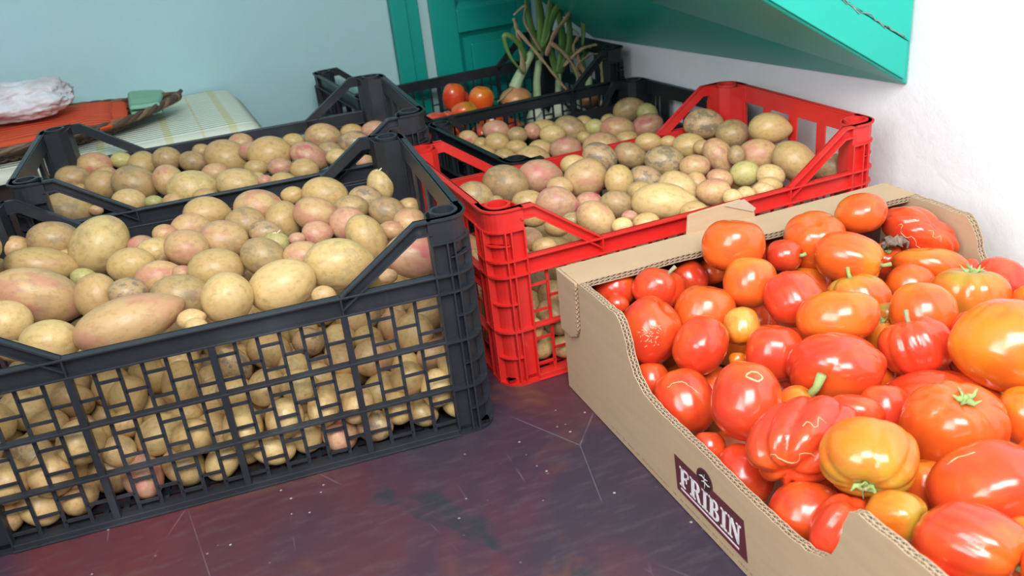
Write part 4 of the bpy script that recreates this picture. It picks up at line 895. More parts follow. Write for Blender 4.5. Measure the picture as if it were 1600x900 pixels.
["B","y",274,10809,364,133,661,381,633,336,250,229,1,"pale yellow potato, red crate front lattice, leftmost panel, bottom row, second from left"],
["B","y",1179,12803,379,76,-176,-221,956,277,243,207,2,""],
["B","g",822,11590,292,450,499,58,-738,261,193,168,2,""],
["B","g",390,12824,774,436,255,488,712,300,237,202,2,""],
["B","P",590,13136,574,58,-557,-336,757,213,189,171,2,""],
["B","b",607,11374,516,398,513,65,758,228,219,204,2,""],
["B","g",1533,13996,664,45,580,399,-709,249,185,161,2,""],
["B","g",-274,11330,652,400,-234,549,696,304,225,201,1,"golden potato inside left end of red crate, lower half, third from left"],
["B","g",3272,14530,260,409,-74,77,906,214,200,189,2,""],
["B","p",747,10900,467,481,-49,283,828,229,183,164,2,""],
["B","g",2291,12772,473,390,385,-377,-747,236,190,189,2,""],
["B","p",-687,13354,746,561,381,302,671,297,245,224,1,"pink-blushed potato inside left end of red crate, lower half, leftmost"],
["B","g",2343,11969,902,420,3,-216,-882,226,212,204,2,""],
["B","g",3353,14913,258,532,-295,-371,702,204,190,180,2,""],
["B","g",1335,12157,246,101,-218,592,769,179,178,157,2,""],
["B","g",558,13605,454,633,209,-134,733,259,225,209,2,""],
["B","g",1327,12671,712,109,7,162,-981,215,209,180,2,""],
["C","p",-546,17474,1399,794,605,45,-36,207,180,168,0,"pink-blushed oval potato, second from left in back row, low black crate"],
["C","g",-283,17323,1323,795,604,41,-39,151,137,126,0,"small golden round potato, third from left in back row, low black crate"],
["C","P",11,17664,1464,791,609,34,-44,278,217,213,0,"rosy pink oval potato, fourth from left in back row, low black crate"],
["C","g",39,17184,1351,795,603,34,-45,245,191,187,0,"golden oval potato, second from left in third row, low black crate"],
["C","b",454,17565,1344,793,606,24,-52,222,167,166,0,"brown-stained oval potato, third from left in third row, low black crate"],
["C","g",987,18050,1214,792,607,13,-60,343,267,262,0,"large golden oval potato, fifth from left in back row, low black crate"],
["C","P",784,17718,1348,792,607,16,-58,182,210,175,0,"rosy pink round potato, fourth from left in third row, low black crate"],
["C","y",1164,17566,1267,793,605,8,-64,264,206,202,0,"pale yellow oval potato, fifth from left in third row, low black crate"],
["C","b",1565,17849,1263,768,598,105,-204,339,264,259,0,"large brown-stained oval potato, sixth from left in third row, low black crate"],
["C","P",1341,16643,1215,798,598,3,-68,319,249,244,0,"rosy pink oval potato, fourth from left in front row, low black crate"],
["C","g",874,16858,1212,798,599,14,-60,242,189,185,0,"golden oval potato, third from left in second row, low black crate"],
["C","g",630,16345,1197,801,596,19,-56,314,245,240,0,"golden oval potato, third from left in front row, low black crate"],
["C","g",162,16592,1215,800,597,30,-48,212,165,162,0,"golden oval potato, leftmost in second row, low black crate"],
["C","g",-213,16923,1215,799,599,38,-41,229,179,175,0,"golden oval potato, leftmost in third row, low black crate"],
["C","P",-654,17146,1216,780,582,151,-171,232,181,177,0,"rosy pink oval potato, leftmost in back row, low black crate"],
["C","g",381,16986,1252,797,601,25,-51,216,169,165,0,"golden oval potato, second from left in second row, low black crate"],
["C","v",2070,17800,1260,791,607,-10,-78,211,169,164,0,"greenish yellow oval potato, fifth from left in second row, low black crate"],
["C","g",1885,18373,1218,790,609,-5,-74,203,158,155,0,"golden oval potato, sixth from left in back row, low black crate"],
["C","p",2481,17514,1233,792,605,-20,-86,347,271,265,0,"large pink-blushed oval potato, sixth from left in second row, low black crate"],
["C","b",2907,18903,1254,790,608,-77,-21,342,268,262,0,"large brown-stained oval potato, seventh from left in back row, low black crate"],
["C","v",3256,18471,1250,736,599,124,-292,233,204,190,0,"greenish yellow oval potato, seventh from left in second row, low black crate"],
["C","P",3096,17615,1209,795,590,-138,44,335,262,256,0,"large rosy pink oval potato, seventh from left in front row, low black crate"],
["C","p",1968,16510,1220,800,597,-38,-44,356,278,272,0,"large pink-blushed oval potato, fifth from left in front row, low black crate"],
["C","g",2543,16798,1216,795,600,-24,-88,228,178,174,0,"golden oval potato, sixth from left in front row, low black crate"],
["C","g",1744,17188,1250,794,603,-5,-74,150,137,125,0,"small golden round potato, fourth from left in second row, low black crate"],
["C","g",2396,18159,1250,789,609,-16,-83,172,158,144,0,"golden round potato, seventh from left in third row, low black crate"],
["C","y",-37,16158,1214,803,594,34,-44,220,172,168,0,"pale yellow oval potato, leftmost in front row, low black crate"],
["C","g",290,16164,1268,801,595,26,-50,129,129,114,0,"small golden round potato, second from left in front row, low black crate"],
["C","p",2250,17498,392,292,227,-166,-914,243,200,191,2,""],
["C","b",1492,17725,374,146,-375,238,884,193,179,158,2,""],
["C","g",1629,16420,666,333,428,353,-762,286,216,192,2,""],
["C","P",1863,16019,537,383,284,-218,852,265,204,192,2,""],
["C","g",2249,15799,433,159,-312,-511,-785,270,217,188,2,""],
["C","P",1526,16053,399,406,-525,-502,-554,208,182,171,2,""],
["C","b",2175,16137,392,6,636,158,755,200,168,164,2,""],
["C","p",1710,17425,420,146,503,155,838,232,219,209,2,""],
["C","y",1900,15690,356,355,-380,143,842,167,165,156,2,""],
["C","b",1935,16391,421,69,644,-290,-705,233,220,195,2,""],
["C","b",1594,18053,403,342,544,299,-705,210,192,182,2,""]]
# each row: crate, colour, x, y, z (0.1 mm), quaternion * 100, semi-axes (0.1 mm), mode (0 = top layer, 1 = seen through lattice, 2 = rest), flags, place words
NUMW = ['first', 'second', 'third', 'fourth', 'fifth', 'sixth', 'seventh', 'eighth', 'ninth', 'tenth', 'eleventh', 'twelfth', 'thirteenth', 'fourteenth', 'fifteenth', 'sixteenth', 'seventeenth', 'eighteenth', 'nineteenth', 'twentieth']
rest = MB(); idx = 0
SV, SF = ico(2)
for row in POT:
    ck, cc, x, y, z, qw, qx, qy, qz, a, b, c, mode, words = row
    loc = Vector((x, y, z)) * 1e-4; q = Quaternion((qw, qx, qy, qz)).normalized(); ax = (a * 1e-4, b * 1e-4, c * 1e-4)
    key = cc[0]; col, al = PCOL[key]
    if mode == 2:
        Mx = Matrix.LocRotScale(loc, q, Vector(ax)); rest.add([Mx @ Vector(p) for p in SV.tolist()], [tuple(t) for t in SF.tolist()], True); continue
    o = bpy.data.objects.new('potato', PSH[(idx * 7 + int(a)) % 12]); COL.objects.link(o)
    o.location = loc; o.rotation_mode = 'QUATERNION'; o.rotation_quaternion = q @ Quaternion((1, 0, 0), (idx * 1.7) % 6.28 if abs(b - c) / b < .18 else 0); o.scale = ax
    rs = random.Random(idx); j = rs.uniform(.9, 1.08); o.color = (min(1, col[0] * j), min(1, col[1] * j * rs.uniform(.96, 1.03)), col[2] * j, al)
    o['dirt'] = {'k': .8, 'b': .45}.get(key, .0 if rs.random() < .75 else .25)
    tag(o, words, 'potato', 'potatoes in the ' + CR[ck][0]); idx += 1
    if 's' in cc:
        vd = (cam.location - loc).normalized(); upv = (Vector((0, 0, 1)) + vd * .25).normalized(); bp = loc + upv * ax[1] * .93
        m = MB()
        for s_ in (-1, 1): m.tube([bp + Vector((0, 0, -.002)), bp + Vector((s_ * .002, 0, .003)), bp + Vector((s_ * .006, -.001, .004 + .002 * s_))], [.0016, .0013, .0006], 6)
        sp = m.build('sprout', M_SPROUT, None); sp.parent = o; sp.matrix_parent_inverse = Matrix.LocRotScale(o.location, o.rotation_quaternion, o.scale).inverted()
if rest.v: o = rest.build('potato', M_POT); o.color = (.55, .42, .2, .4); tag(o, 'the remaining potatoes deep inside the crates, below and behind the visible ones', 'potato', kind='stuff')

# ------------------------------------------------------------------ tomatoes
def tomato(loc, q, ax, c1, c2, pole, nl, dp, stem, seed, label, group, big):
    rng = np.random.default_rng(seed); V, F = (IV5, IF5) if big else (IV, IF)
    p = np.array(pole, float); p /= np.linalg.norm(p); t = np.cross(p, [.3, .5, .8]); t /= np.linalg.norm(t); b = np.cross(p, t)
    h = V @ p; th = np.arctan2(V @ b, V @ t); th2 = th + .25 * np.sin(2 * th + rng.uniform(0, 6)) + .1 * np.sin(3 * th + rng.uniform(0, 6))
    lat = np.sqrt(np.clip(1 - h * h, 0, 1)); groove = 1 - np.abs(np.cos(th2 * nl / 2 + rng.uniform(0, 6))) ** .7
    dp = dp * 1.35; rr = 1 + .05 * np.exp(-((np.abs(h) - .62) ** 2) / .06) - dp * groove * lat ** .6 * (.55 + .45 * np.clip(h + .3, 0, 1)) * 1.2
    rr -= .20 * np.exp(-(1 - h) / .035) * (1 if stem or dp > .04 else .6) * 1.0; rr -= .05 * np.exp(-(1 + h) / .02)
    rr += .035 * np.exp(-((1 - h) - .16) ** 2 / .02)
    for _ in range(6):
        d = rng.normal(size=3); d /= np.linalg.norm(d); rr += rng.uniform(-.05, .05) * np.exp(-((V - d) ** 2).sum(1) / rng.uniform(.3, .9))
    if dp > .12:
        for _ in range(4):
            d = rng.normal(size=3); d /= np.linalg.norm(d); rr -= .09 * np.exp(-((V - d) ** 2).sum(1) / .10)
    rr /= np.percentile(rr, 70) * .985; v = V * rr[:, None]; me = np_mesh('tomato_flesh', v, F, M_TOM)
    w = np.clip((h - .25) / .6 + .35 * np.sin(th2 * nl + 1) * lat * .5, 0, 1); w = w * w * (3 - 2 * w)
    d = rng.normal(size=3); d /= np.linalg.norm(d); w = np.clip(w + .75 * np.clip(V @ d - .35, 0, 1), 0, 1) if c1 != c2 else w * .35
    if c1 == c2 == 'r': c2 = 'o'
    A = np.array(TC[c1]); B = np.array(TC[c2]); colr = A[None] * (1 - w[:, None]) + B[None] * w[:, None]; colr *= (1 + .06 * np.sin(V @ rng.normal(size=3) * 2))[:, None]
    rgba = np.concatenate([np.clip(colr, 0, 1), np.ones((len(V), 1))], 1).astype(np.float32)
    at = me.attributes.new('skin', 'FLOAT_COLOR', 'POINT'); at.data.foreach_set('color', rgba.ravel())
    o = bpy.data.objects.new('tomato', me); COL.objects.link(o); o.location = loc; o.rotation_mode = 'QUATERNION'; o.rotation_quaternion = q; o.scale = ax
    tag(o, label, 'tomato', group)
    Mx = Matrix.LocRotScale(Vector(loc), q, Vector(ax)); inv = Mx.inverted(); S = sum(ax) / 3
    def part(mb, nm, mat):
        s = mb.build(nm, mat); s.parent = o; s.matrix_parent_inverse = inv; return s
    P = Vector(p); Tt = Vector(t); Bb = Vector(b)
    def surf(dirv, lift=1.0):
        dv = Vector(dirv).normalized(); i = int(np.argmax(V @ np.array(dv[:]))); return Mx @ Vector(v[i] * lift)
    tip = surf(P, 1.0); out = (Mx.to_3x3() @ P).normalized()
    if stem in (1, 2):
        m = MB(); a1 = out.orthogonal().normalized(); L_ = S * (.42 if stem == 1 else .16)
        m.tube([tip - out * .002, tip + out * L_ * .5 + a1 * L_ * .08, tip + out * L_ + a1 * L_ * .35], [.0030, .0023, .0028], 8); part(m, 'stem', M_STEM if seed % 3 else M_DRYSTEM)
    if stem == 3:
        m = MB(); m.tube([tip - out * .002, tip + out * .008 + Vector((0, 0, .003)), tip + out * .014 + Vector((0, 0, .014))], [.0042, .0040, .0048], 10); part(m, 'stem', M_STEM)
    if stem == 2:
        for k in range(5):
            m = MB(); an = k * 2 * PI / 5 + .3; s0 = tip + out * .001; s1 = surf(P + (Tt * math.cos(an) + Bb * math.sin(an)) * .19, 1.06); s2 = surf(P + (Tt * math.cos(an + .2) + Bb * math.sin(an + .2)) * .27, 1.12) + out * .003
            m.tube([s0, (s0 + s1) / 2 + out * .0015, s1, s2], [.0030, .0036, .0024, .0005], 6, .4); part(m, 'sepal', M_STEM)
    def line(pts, nm='scar', rad=.0005):
        m = MB(); m.tube([surf(x, 1.002) for x in pts], [rad * random.uniform(.6, 1.4) for _ in pts], 6, .7); part(m, nm, M_SCAR)
    V3 = Vector
    if stem == 4: line([V3((-.55 + .06 * k, .12 * math.sin(k * .9) - .15 - .02 * k, .8)) for k in range(17)]); line([V3((.1 + .05 * k, .25 + .1 * math.sin(k * 1.3), .8)) for k in range(9)])
    if stem == 5: 
        for k in range(46):
            d = V3((random.gauss(.12, .16), random.gauss(.05, .16), 1)).normalized(); m0 = surf(d, 1.001)
            if k == 0: ms = MB()
            e = Vector((random.uniform(-1, 1), random.uniform(-1, 1), random.uniform(-1, 1))) * .0022; ms.tube([m0 - e, m0, m0 + e], [.0003, .0006, .0003], 5)
        s_ = part(ms, 'corky_speckle', M_SCAR); s_['kind'] = 'stuff'
    if stem == 6: line([V3((-.62 + .15 * math.cos(k * .7), .30 + .24 * math.sin(k * .7), .75)) for k in range(10)], rad=.0009); line([V3((-.1 + .03 * k, -.52 - .04 * math.sin(k), .8)) for k in range(6)], rad=.0022)
    if stem == 7: line([V3((-.15 - .55 * math.sin(k * .22), .5 - .09 * k, .8)) for k in range(12)])
    if stem == 8: line([V3((-.5 + .07 * k, .75 + .03 * math.sin(k), .5)) for k in range(8)])
    return o
TOM = [
[2690,9767,1838,827,546,-72,-116,382,329,333,"o","o",[0.1,0.95,0.1],5,0.015,0,"big orange-red tomato resting high against the back cardboard flap, left half"],
[2742,9276,1568,836,530,-79,-118,311,304,291,"o","y",[0.1,0.95,-0.1],5,0.01,0,"red-orange tomato with yellowish crown just below the big one at the back"],
[3333,9879,1581,827,539,-94,-130,218,203,199,"r","r",[0.95,0.0,0.2],4,0.0,1,"small round red tomato with short stem, beside the back flap"],
[3799,10135,1621,805,550,-56,-214,398,358,355,"o","o",[-0.104,0.591,0.6],6,0.04,0,"orange-red tomato leaning on the dark inner back wall, below the top one"],
[4501,10421,1799,823,530,-200,-39,323,259,270,"o","y",[-0.747,0.304,-0.3],4,0.02,0,"glossy orange-red tomato sitting highest at the back right of the box"],
[3989,9526,1621,797,545,-44,-258,408,310,332,"o","y",[0.921,0.04,0.1],6,0.04,1,"large yellow-orange tomato with stem at its right, under the topmost one"],
[5245,10375,1438,728,558,17,-397,506,294,360,"r","r",[0.159,0.689,0.6],7,0.1,4,"large deeply lobed red tomato with pale scars in the far right corner"],
[4774,10254,1201,822,530,-135,-156,228,220,212,"r","r",[0.1,0.5,0.8],5,0.05,2,"small red tomato hidden below the withered leaf"],
[5109,9779,1294,812,531,-126,-205,454,211,293,"o","y",[-0.278,0.879,0.2],5,0.03,0,"flat orange tomato in front of the deeply lobed red one"],
[4726,9468,1215,828,517,-145,-159,283,245,247,"o","o",[0.4,0.8,-0.2],5,0.02,0,"small orange tomato between flat orange one and round orange one"],
[5092,8849,1301,823,512,-152,-195,440,325,352,"o","v",[0.07,0.965,0.22],7,0.05,2,"broad orange tomato with yellow-green shoulders and upright stem, far right"],
[4331,8336,1464,817,515,-101,-237,348,307,308,"o","y",[-0.058,0.904,-0.3],5,0.03,0,"round orange tomato below the flat one, right of centre"],
[5642,9177,1250,736,541,-25,-408,313,283,280,"r","r",[-0.177,0.706,-0.5],5,0.03,0,"red tomato at the right edge, behind the green-shouldered one"],
[5588,9721,1178,820,519,-167,-175,109,156,131,"r","r",[0.0,1.0,0.0],4,0.0,0,"tiny glimpse of red tomato behind the green-shouldered one"],
[3947,9053,1311,828,520,-102,-184,367,294,307,"o","v",[-0.377,0.87,0.1],6,0.05,1,"flattened orange tomato with yellow-green base, centre of the back half"],
[3105,8814,1533,789,527,22,-314,342,306,304,"r","r",[-0.61,0.598,-0.4],5,0.03,0,"glossy deep red round tomato, centre left of the pile"],
[3379,8242,1560,846,504,-130,-114,425,283,323,"o","y",[0.147,0.894,-0.1],5,0.025,0,"wide orange tomato in the middle of the pile"],
[2187,9160,1304,851,514,-83,-66,363,326,324,"o","o",[0.278,0.879,0.1],5,0.02,0,"orange-red tomato left of centre beneath the red-orange yellow-crowned one"],
[1735,9633,1445,822,531,34,-201,315,261,268,"r","r",[0.276,0.902,0.3],2,0.12,1,"red double-lobed tomato with scar and dried stem near back left"],
[2238,10160,1278,838,534,-52,-101,234,250,232,"r","r",[-0.5,0.8,0.1],4,0.03,0,"red tomato right of the scarred double-lobed tomato"],
[1264,9880,1386,847,528,-66,-5,267,236,236,"r","o",[0.174,0.985,0.0],5,0.02,0,"dark orange-red tomato in the far left corner of the box"],
[1226,9550,1343,847,526,-19,-78,153,115,124,"r","r",[0.0,1.0,0.0],5,0.0,0,"small red tomato squeezed against the left side near the corner"],
[1504,8965,1250,596,412,305,-618,387,351,347,"r","r",[-0.504,0.597,0.3],5,0.02,5,"red tomato covered with pale corky speckles beside the left side"],
[1977,8516,1250,792,407,-300,342,330,295,293,"r","o",[0.756,0.09,-0.5],5,0.03,0,"elongated red tomato with orange flank, right of the speckled one"],
[2495,8737,1311,519,412,309,-683,221,207,202,"l","y",[0.9,0.1,0.2],8,0.03,0,"little yellow tomato alone among the red ones"],
[2715,8254,1205,821,502,0,-271,329,315,305,"r","r",[-0.214,0.88,0.2],5,0.02,0,"plain red tomato below and right of the little yellow one"],
[3156,7679,1294,850,488,-94,-171,478,355,384,"r","o",[-0.247,-0.624,-0.5],5,0.08,0,"very large lobed red tomato in the centre with orange underside"],
[4047,7838,1335,853,479,-173,-112,380,301,316,"r","r",[-0.166,0.968,0.15],9,0.06,1,"ribbed pinkish-red tomato with thin upright stem, right of centre"],
[4622,7224,1613,818,497,-135,-256,522,437,447,"y","o",[0.353,0.875,-0.3],5,0.02,0,"huge yellow-orange glossy tomato at the right edge"],
[4742,7877,1220,841,484,-173,-167,344,410,364,"r","r",[0.0,1.0,0.0],5,0.02,0,"red tomato mostly hidden behind the huge yellow-orange one"],
[4089,7278,867,849,466,-125,-215,645,443,497,"r","r",[0.525,0.579,0.6],6,0.05,5,"wide red tomato with pale speckles, partly hidden behind the calyx one"],
[3769,6542,1275,857,456,-143,-191,464,395,401,"o","o",[0.225,0.642,0.72],7,0.05,2,"large orange tomato with green calyx facing up, right"],
[4464,6596,1251,857,448,-192,-166,242,271,246,"o","y",[0.0,0.9,0.4],5,0.02,0,"orange tomato cut by the right picture edge, beside the calyx one"],
[2809,6033,1434,863,450,-89,-210,406,326,340,"y","v",[-0.012,-0.794,0.55],8,0.05,2,"large yellow-green tomato with green stem pointing down, in front"],
[2476,6681,1196,885,426,-181,40,525,374,413,"r","r",[-0.393,-0.495,0.5],7,0.14,4,"large crumpled red tomato with long scar, left of the yellow-green one"],
[2146,7327,1252,559,397,269,-677,387,349,346,"r","o",[-0.879,0.278,-0.3],5,0.02,6,"big red tomato with ring-shaped scar and yellow blemish"],
[1709,8136,783,603,393,274,-638,366,332,328,"r","o",[-0.84,-0.157,-0.3],5,0.02,7,"red tomato with curved pale scar against the left side"],
[1436,8569,843,868,487,-35,-84,208,208,198,"r","r",[0.0,1.0,0.0],5,0.02,0,"red tomato half hidden behind the curved-scar tomato"],
[2651,7389,1113,877,458,-141,-39,215,183,186,"o","y",[0.843,0.461,0.3],6,0.04,3,"small orange tomato with short green stem above the crumpled one"],
[1797,7404,708,884,453,-61,-94,174,161,158,"r","r",[0.0,1.0,0.0],5,0.02,0,"small red tomato in the hand hole, below the curved-scar one"],
[2043,7048,593,797,437,85,-408,307,294,284,"r","r",[-0.284,0.806,-0.3],5,0.02,0,"deep red tomato behind the hand hole dip, above the logo"],
[2352,6214,760,896,417,-103,-109,329,272,280,"r","o",[0.2,0.9,-0.2],5,0.02,0,"glossy orange-red tomato at the lowest part of the hand hole"],
[2484,5747,951,857,314,-287,292,297,244,252,"r","r",[0.803,0.074,0.4],5,0.1,0,"creased red tomato poking out at the near end of the hand hole"],
[2852,5954,914,892,414,-132,-123,185,185,176,"r","r",[0.0,1.0,0.3],5,0.05,0,"red tomato part under the yellow-green stemmed one, near hand hole"],
[2850,5560,1183,877,421,-103,-209,240,220,217,"y","v",[0.854,0.049,0.45],6,0.06,1,"yellow tomato with dry stem at its right, beside near side edge"],
[3411,6237,904,882,424,-154,-137,214,231,213,"o","y",[0.0,0.9,0.2],5,0.02,0,"orange tomato between the yellow-green one and the large red-orange one"],
[3713,5764,1169,891,387,-235,-24,483,388,405,"r","o",[-0.134,0.657,-0.5],5,0.04,8,"very large red-orange tomato at the lower right picture edge"],
[3206,5103,1233,881,404,-140,-203,403,317,334,"r","o",[0.862,-0.384,0.3],6,0.05,1,"big red-orange tomato at the bottom right corner"],
[3958,8421,1107,847,493,-136,-146,168,224,191,"y","y",[0.0,0.9,0.2],5,0.03,2,"yellow tomato bit showing between orange ones, with calyx"],
[4097,8662,1290,838,506,-137,-150,156,135,136,"y","v",[0.0,0.9,0.2],5,0.02,0,"greenish yellow tomato bit deep between the orange ones"],
[3068,6938,1269,852,472,-83,-212,263,156,189,"r","r",[-0.156,0.886,0.2],5,0.02,0,"red tomato showing in the gap behind the yellow-green one"],
[2380,8490,1042,860,494,-74,-108,99,78,82,"y","y",[0.0,1.0,0.0],4,0.0,0,"tiny orange-yellow tomato deep in the gap below the yellow one"],
[3689,9875,1177,795,536,-8,-284,269,190,211,"o","y",[-0.342,0.94,0.0],5,0.02,0,"dark orange tomato in the gap below the large yellow-orange one"],
[3725,8041,924,857,478,-134,-140,231,272,243,"o","y",[0.0,1.0,0.0],5,0.02,0,"orange tomato in the gap right of the very large lobed one"],
[3413,7116,1133,866,461,-138,-138,246,246,233,"r","r",[0.0,1.0,0.0],5,0.02,0,"red tomato in the gap between speckled wide one and yellow-green one"],
[4376,6009,1072,870,421,-201,-161,326,326,310,"r","o",[0.0,1.0,0.0],5,0.02,0,"tomato tucked under the top layer, middle side, nearer part of box"],
[3744,5151,1056,889,388,-194,-146,244,293,260,"o","y",[0.0,1.0,0.0],5,0.02,0,"tomato tucked under the top layer, left side, nearest part of box"],
[5757,8508,1246,825,497,-195,-186,350,280,293,"o","y",[0.0,1.0,0.0],5,0.02,0,"tomato tucked under the top layer, right side, central part of box"],
[2715,4950,1014,906,377,-147,-120,286,238,245,"r","r",[0.0,1.0,0.0],5,0.02,0,"another tomato tucked under the top layer, left side, nearest part of box"],
[3592,4622,1327,893,375,-204,-146,268,268,254,"o","o",[0.0,1.0,0.0],5,0.02,0,"third tomato tucked under the top layer, left side, nearest part of box"],
[3481,10683,1269,827,541,-89,-127,202,185,182,"r","r",[0.0,1.0,0.0],5,0.02,0,"tomato tucked under the top layer, middle side, far part of box"],
[2562,10380,1241,835,536,-61,-107,197,165,169,"o","o",[0.0,1.0,0.0],5,0.02,0,"another tomato tucked under the top layer, middle side, far part of box"],
[3079,6699,403,184,-645,-283,-685,351,264,254,"r","r",[0,0.5,0.8],5,0.02,0,"tomato tucked under the top layer, left side, central part of box"],
[4422,10176,376,368,44,247,895,397,346,313,"o","y",[0,0.5,0.8],5,0.02,0,"tomato tucked under the top layer, right side, far part of box"],
[2119,8614,474,100,611,-441,649,438,354,314,"o","y",[0,0.5,0.8],5,0.02,0,"tomato tucked under the top layer, left side, rear part of box"],
[2760,8588,335,133,54,590,-795,365,275,269,"r","o",[0,0.5,0.8],5,0.02,0,"another tomato tucked under the top layer, left side, rear part of box"],
[2119,7574,375,28,-11,416,-909,435,329,310,"o","y",[0,0.5,0.8],5,0.02,0,"another tomato tucked under the top layer, left side, central part of box"],
[3156,10427,369,107,-601,-549,571,327,309,307,"r","r",[0,0.5,0.8],5,0.02,0,"third tomato tucked under the top layer, middle side, far part of box"],
[3544,5354,466,208,568,133,785,444,334,302,"o","y",[0,0.5,0.8],5,0.02,0,"fourth tomato tucked under the top layer, left side, nearest part of box"],
[3315,8945,357,558,-44,370,-742,400,305,273,"r","o",[0,0.5,0.8],5,0.02,0,"tomato tucked under the top layer, middle side, rear part of box"],
[5056,7762,335,13,1,321,947,378,292,274,"o","y",[0,0.5,0.8],5,0.02,0,"another tomato tucked under the top layer, right side, central part of box"],
[3743,10240,386,125,-294,246,-915,368,338,311,"r","o",[0,0.5,0.8],5,0.02,0,"fourth tomato tucked under the top layer, middle side, far part of box"],
[3823,4607,484,550,-255,-516,-605,453,358,327,"r","r",[0,0.5,0.8],5,0.02,0,"fifth tomato tucked under the top layer, left side, nearest part of box"],
[1838,9136,316,635,52,-13,-771,357,274,262,"o","y",[0,0.5,0.8],5,0.02,0,"tomato tucked under the top layer, left side, far part of box"],
[2726,10009,398,524,-101,394,748,400,319,312,"o","y",[0,0.5,0.8],5,0.02,0,"fifth tomato tucked under the top layer, middle side, far part of box"],
[3092,7171,323,174,-278,513,793,285,263,228,"r","o",[0,0.5,0.8],5,0.02,0,"third tomato tucked under the top layer, left side, central part of box"],
[4404,9054,395,357,550,415,-631,342,301,269,"r","r",[0,0.5,0.8],5,0.02,0,"another tomato tucked under the top layer, middle side, rear part of box"],
[2124,9828,489,457,402,403,-683,451,346,334,"o","y",[0,0.5,0.8],5,0.02,0,"another tomato tucked under the top layer, left side, far part of box"],
[5055,11119,320,96,109,125,981,321,270,264,"r","r",[0,0.5,0.8],5,0.02,0,"another tomato tucked under the top layer, right side, far part of box"],
[4902,8650,398,315,-515,-503,618,404,337,335,"r","o",[0,0.5,0.8],5,0.02,0,"third tomato tucked under the top layer, right side, central part of box"]]
for i, (x, y, z, qw, qx, qy, qz, a, b, c, c1, c2, pole, nl, dp, stem, label) in enumerate(TOM):
    tomato(Vector((x, y, z)) * 1e-4, Quaternion((qw, qx, qy, qz)).normalized(), (a * 1e-4, b * 1e-4, c * 1e-4), c1, c2, pole, nl, dp, stem, 300 + i, label, 'tomatoes in the cardboard box' , a > 300)

def room(u, n, z): return RU * u + RN * n + Vector((0, 0, z))
FLB = ['red tomato behind the far crate lattice, leftmost', 'red tomato behind the far crate lattice, second from left', 'red tomato behind the far crate lattice, third from left', 'red-orange tomato buried under the plum-shaped one, far black crate', 'orange-red tomato buried below the onion side, far black crate', 'tomato buried at the left end of the far black crate']
FT = [(.643, 1.900, .168, .027, .024, .033, 'r', 'o', 'upright red plum-shaped tomato in the far black crate', 0), (.690, 1.855, .165, .030, .026, .028, 'o', 'y', 'orange-yellow tomato in the far black crate beside the onion', 0),
      (.632, 1.812, .158, .028, .022, .019, 'o', 'v', 'orange tomato with a greenish shoulder in the far black crate', 0), (.560, 1.800, .152, .028, .022, .017, 'r', 'r', 'flattened red tomato in the left end of the far black crate', 0),
      (.594, 1.815, .148, .016, .016, .015, 'r', 'r', 'small red tomato tucked between bigger ones in the far black crate', 0), (.668, 1.925, .160, .018, .018, .016, 'o', 'r', 'small orange-red tomato at the back of the far black crate', 0),
      (.590, 1.752, .105, .028, .028, .026, 'r', 'r', None, 0), (.648, 1.752, .108, .030, .026, .030, 'r', 'o', None, 0), (.708, 1.760, .112, .026, .026, .024, 'r', 'r', None, 0), (.620, 1.86, .108, .03, .03, .03, 'r', 'o', None, 0), (.70, 1.83, .110, .03, .03, .03, 'o', 'r', None, 0), (.570, 1.84, .105, .03, .03, .03, 'r', 'o', None, 0),
      (.728, 1.80, .145, .017, .017, .015, 'o', 'o', 'little orange tomato touching the brown onion in the far black crate', 0)]
for i, (u, n, z, a, b, c, c1, c2, lb, st) in enumerate(FT):
    q = Quaternion((0, 0, 1), TY)
    tomato(room(u, n, z), q, (a, b, c), c1, c2, (.2, -.1, 1) if i != 2 else (.6, -.5, .5), 5, .03, st, 500 + i, lb or FLB.pop(0), 'tomatoes in the far black crate', False)

# withered leaf lying on the tomatoes
m = MB(); lf = (0.4734, 1.0134, 0.1391)
P0 = Vector(lf); rows_ = []
for i in range(9):
    r_ = []
    for j in range(5):
        t_ = i / 8; w_ = .012 * math.sin(PI * min(1, t_ + .08)) ** .7; r_.append(P0 + Vector((.034 * t_ - .008 + .004 * math.sin(i * 2.1), (j - 2) / 2 * w_ + .003 * math.sin(i * 1.3 + j), .006 * math.sin(j * 1.9 + i) + .010 * math.sin(PI * t_) + .002)))
    rows_.append(r_)
for i in range(8): m.strip(rows_[i], rows_[i + 1], True)
lo = m.build('withered_leaf', M_DRIED, solid=.0008); tag(lo, 'curled grey-brown withered leaf lying on the tomatoes near the box back', 'leaf')

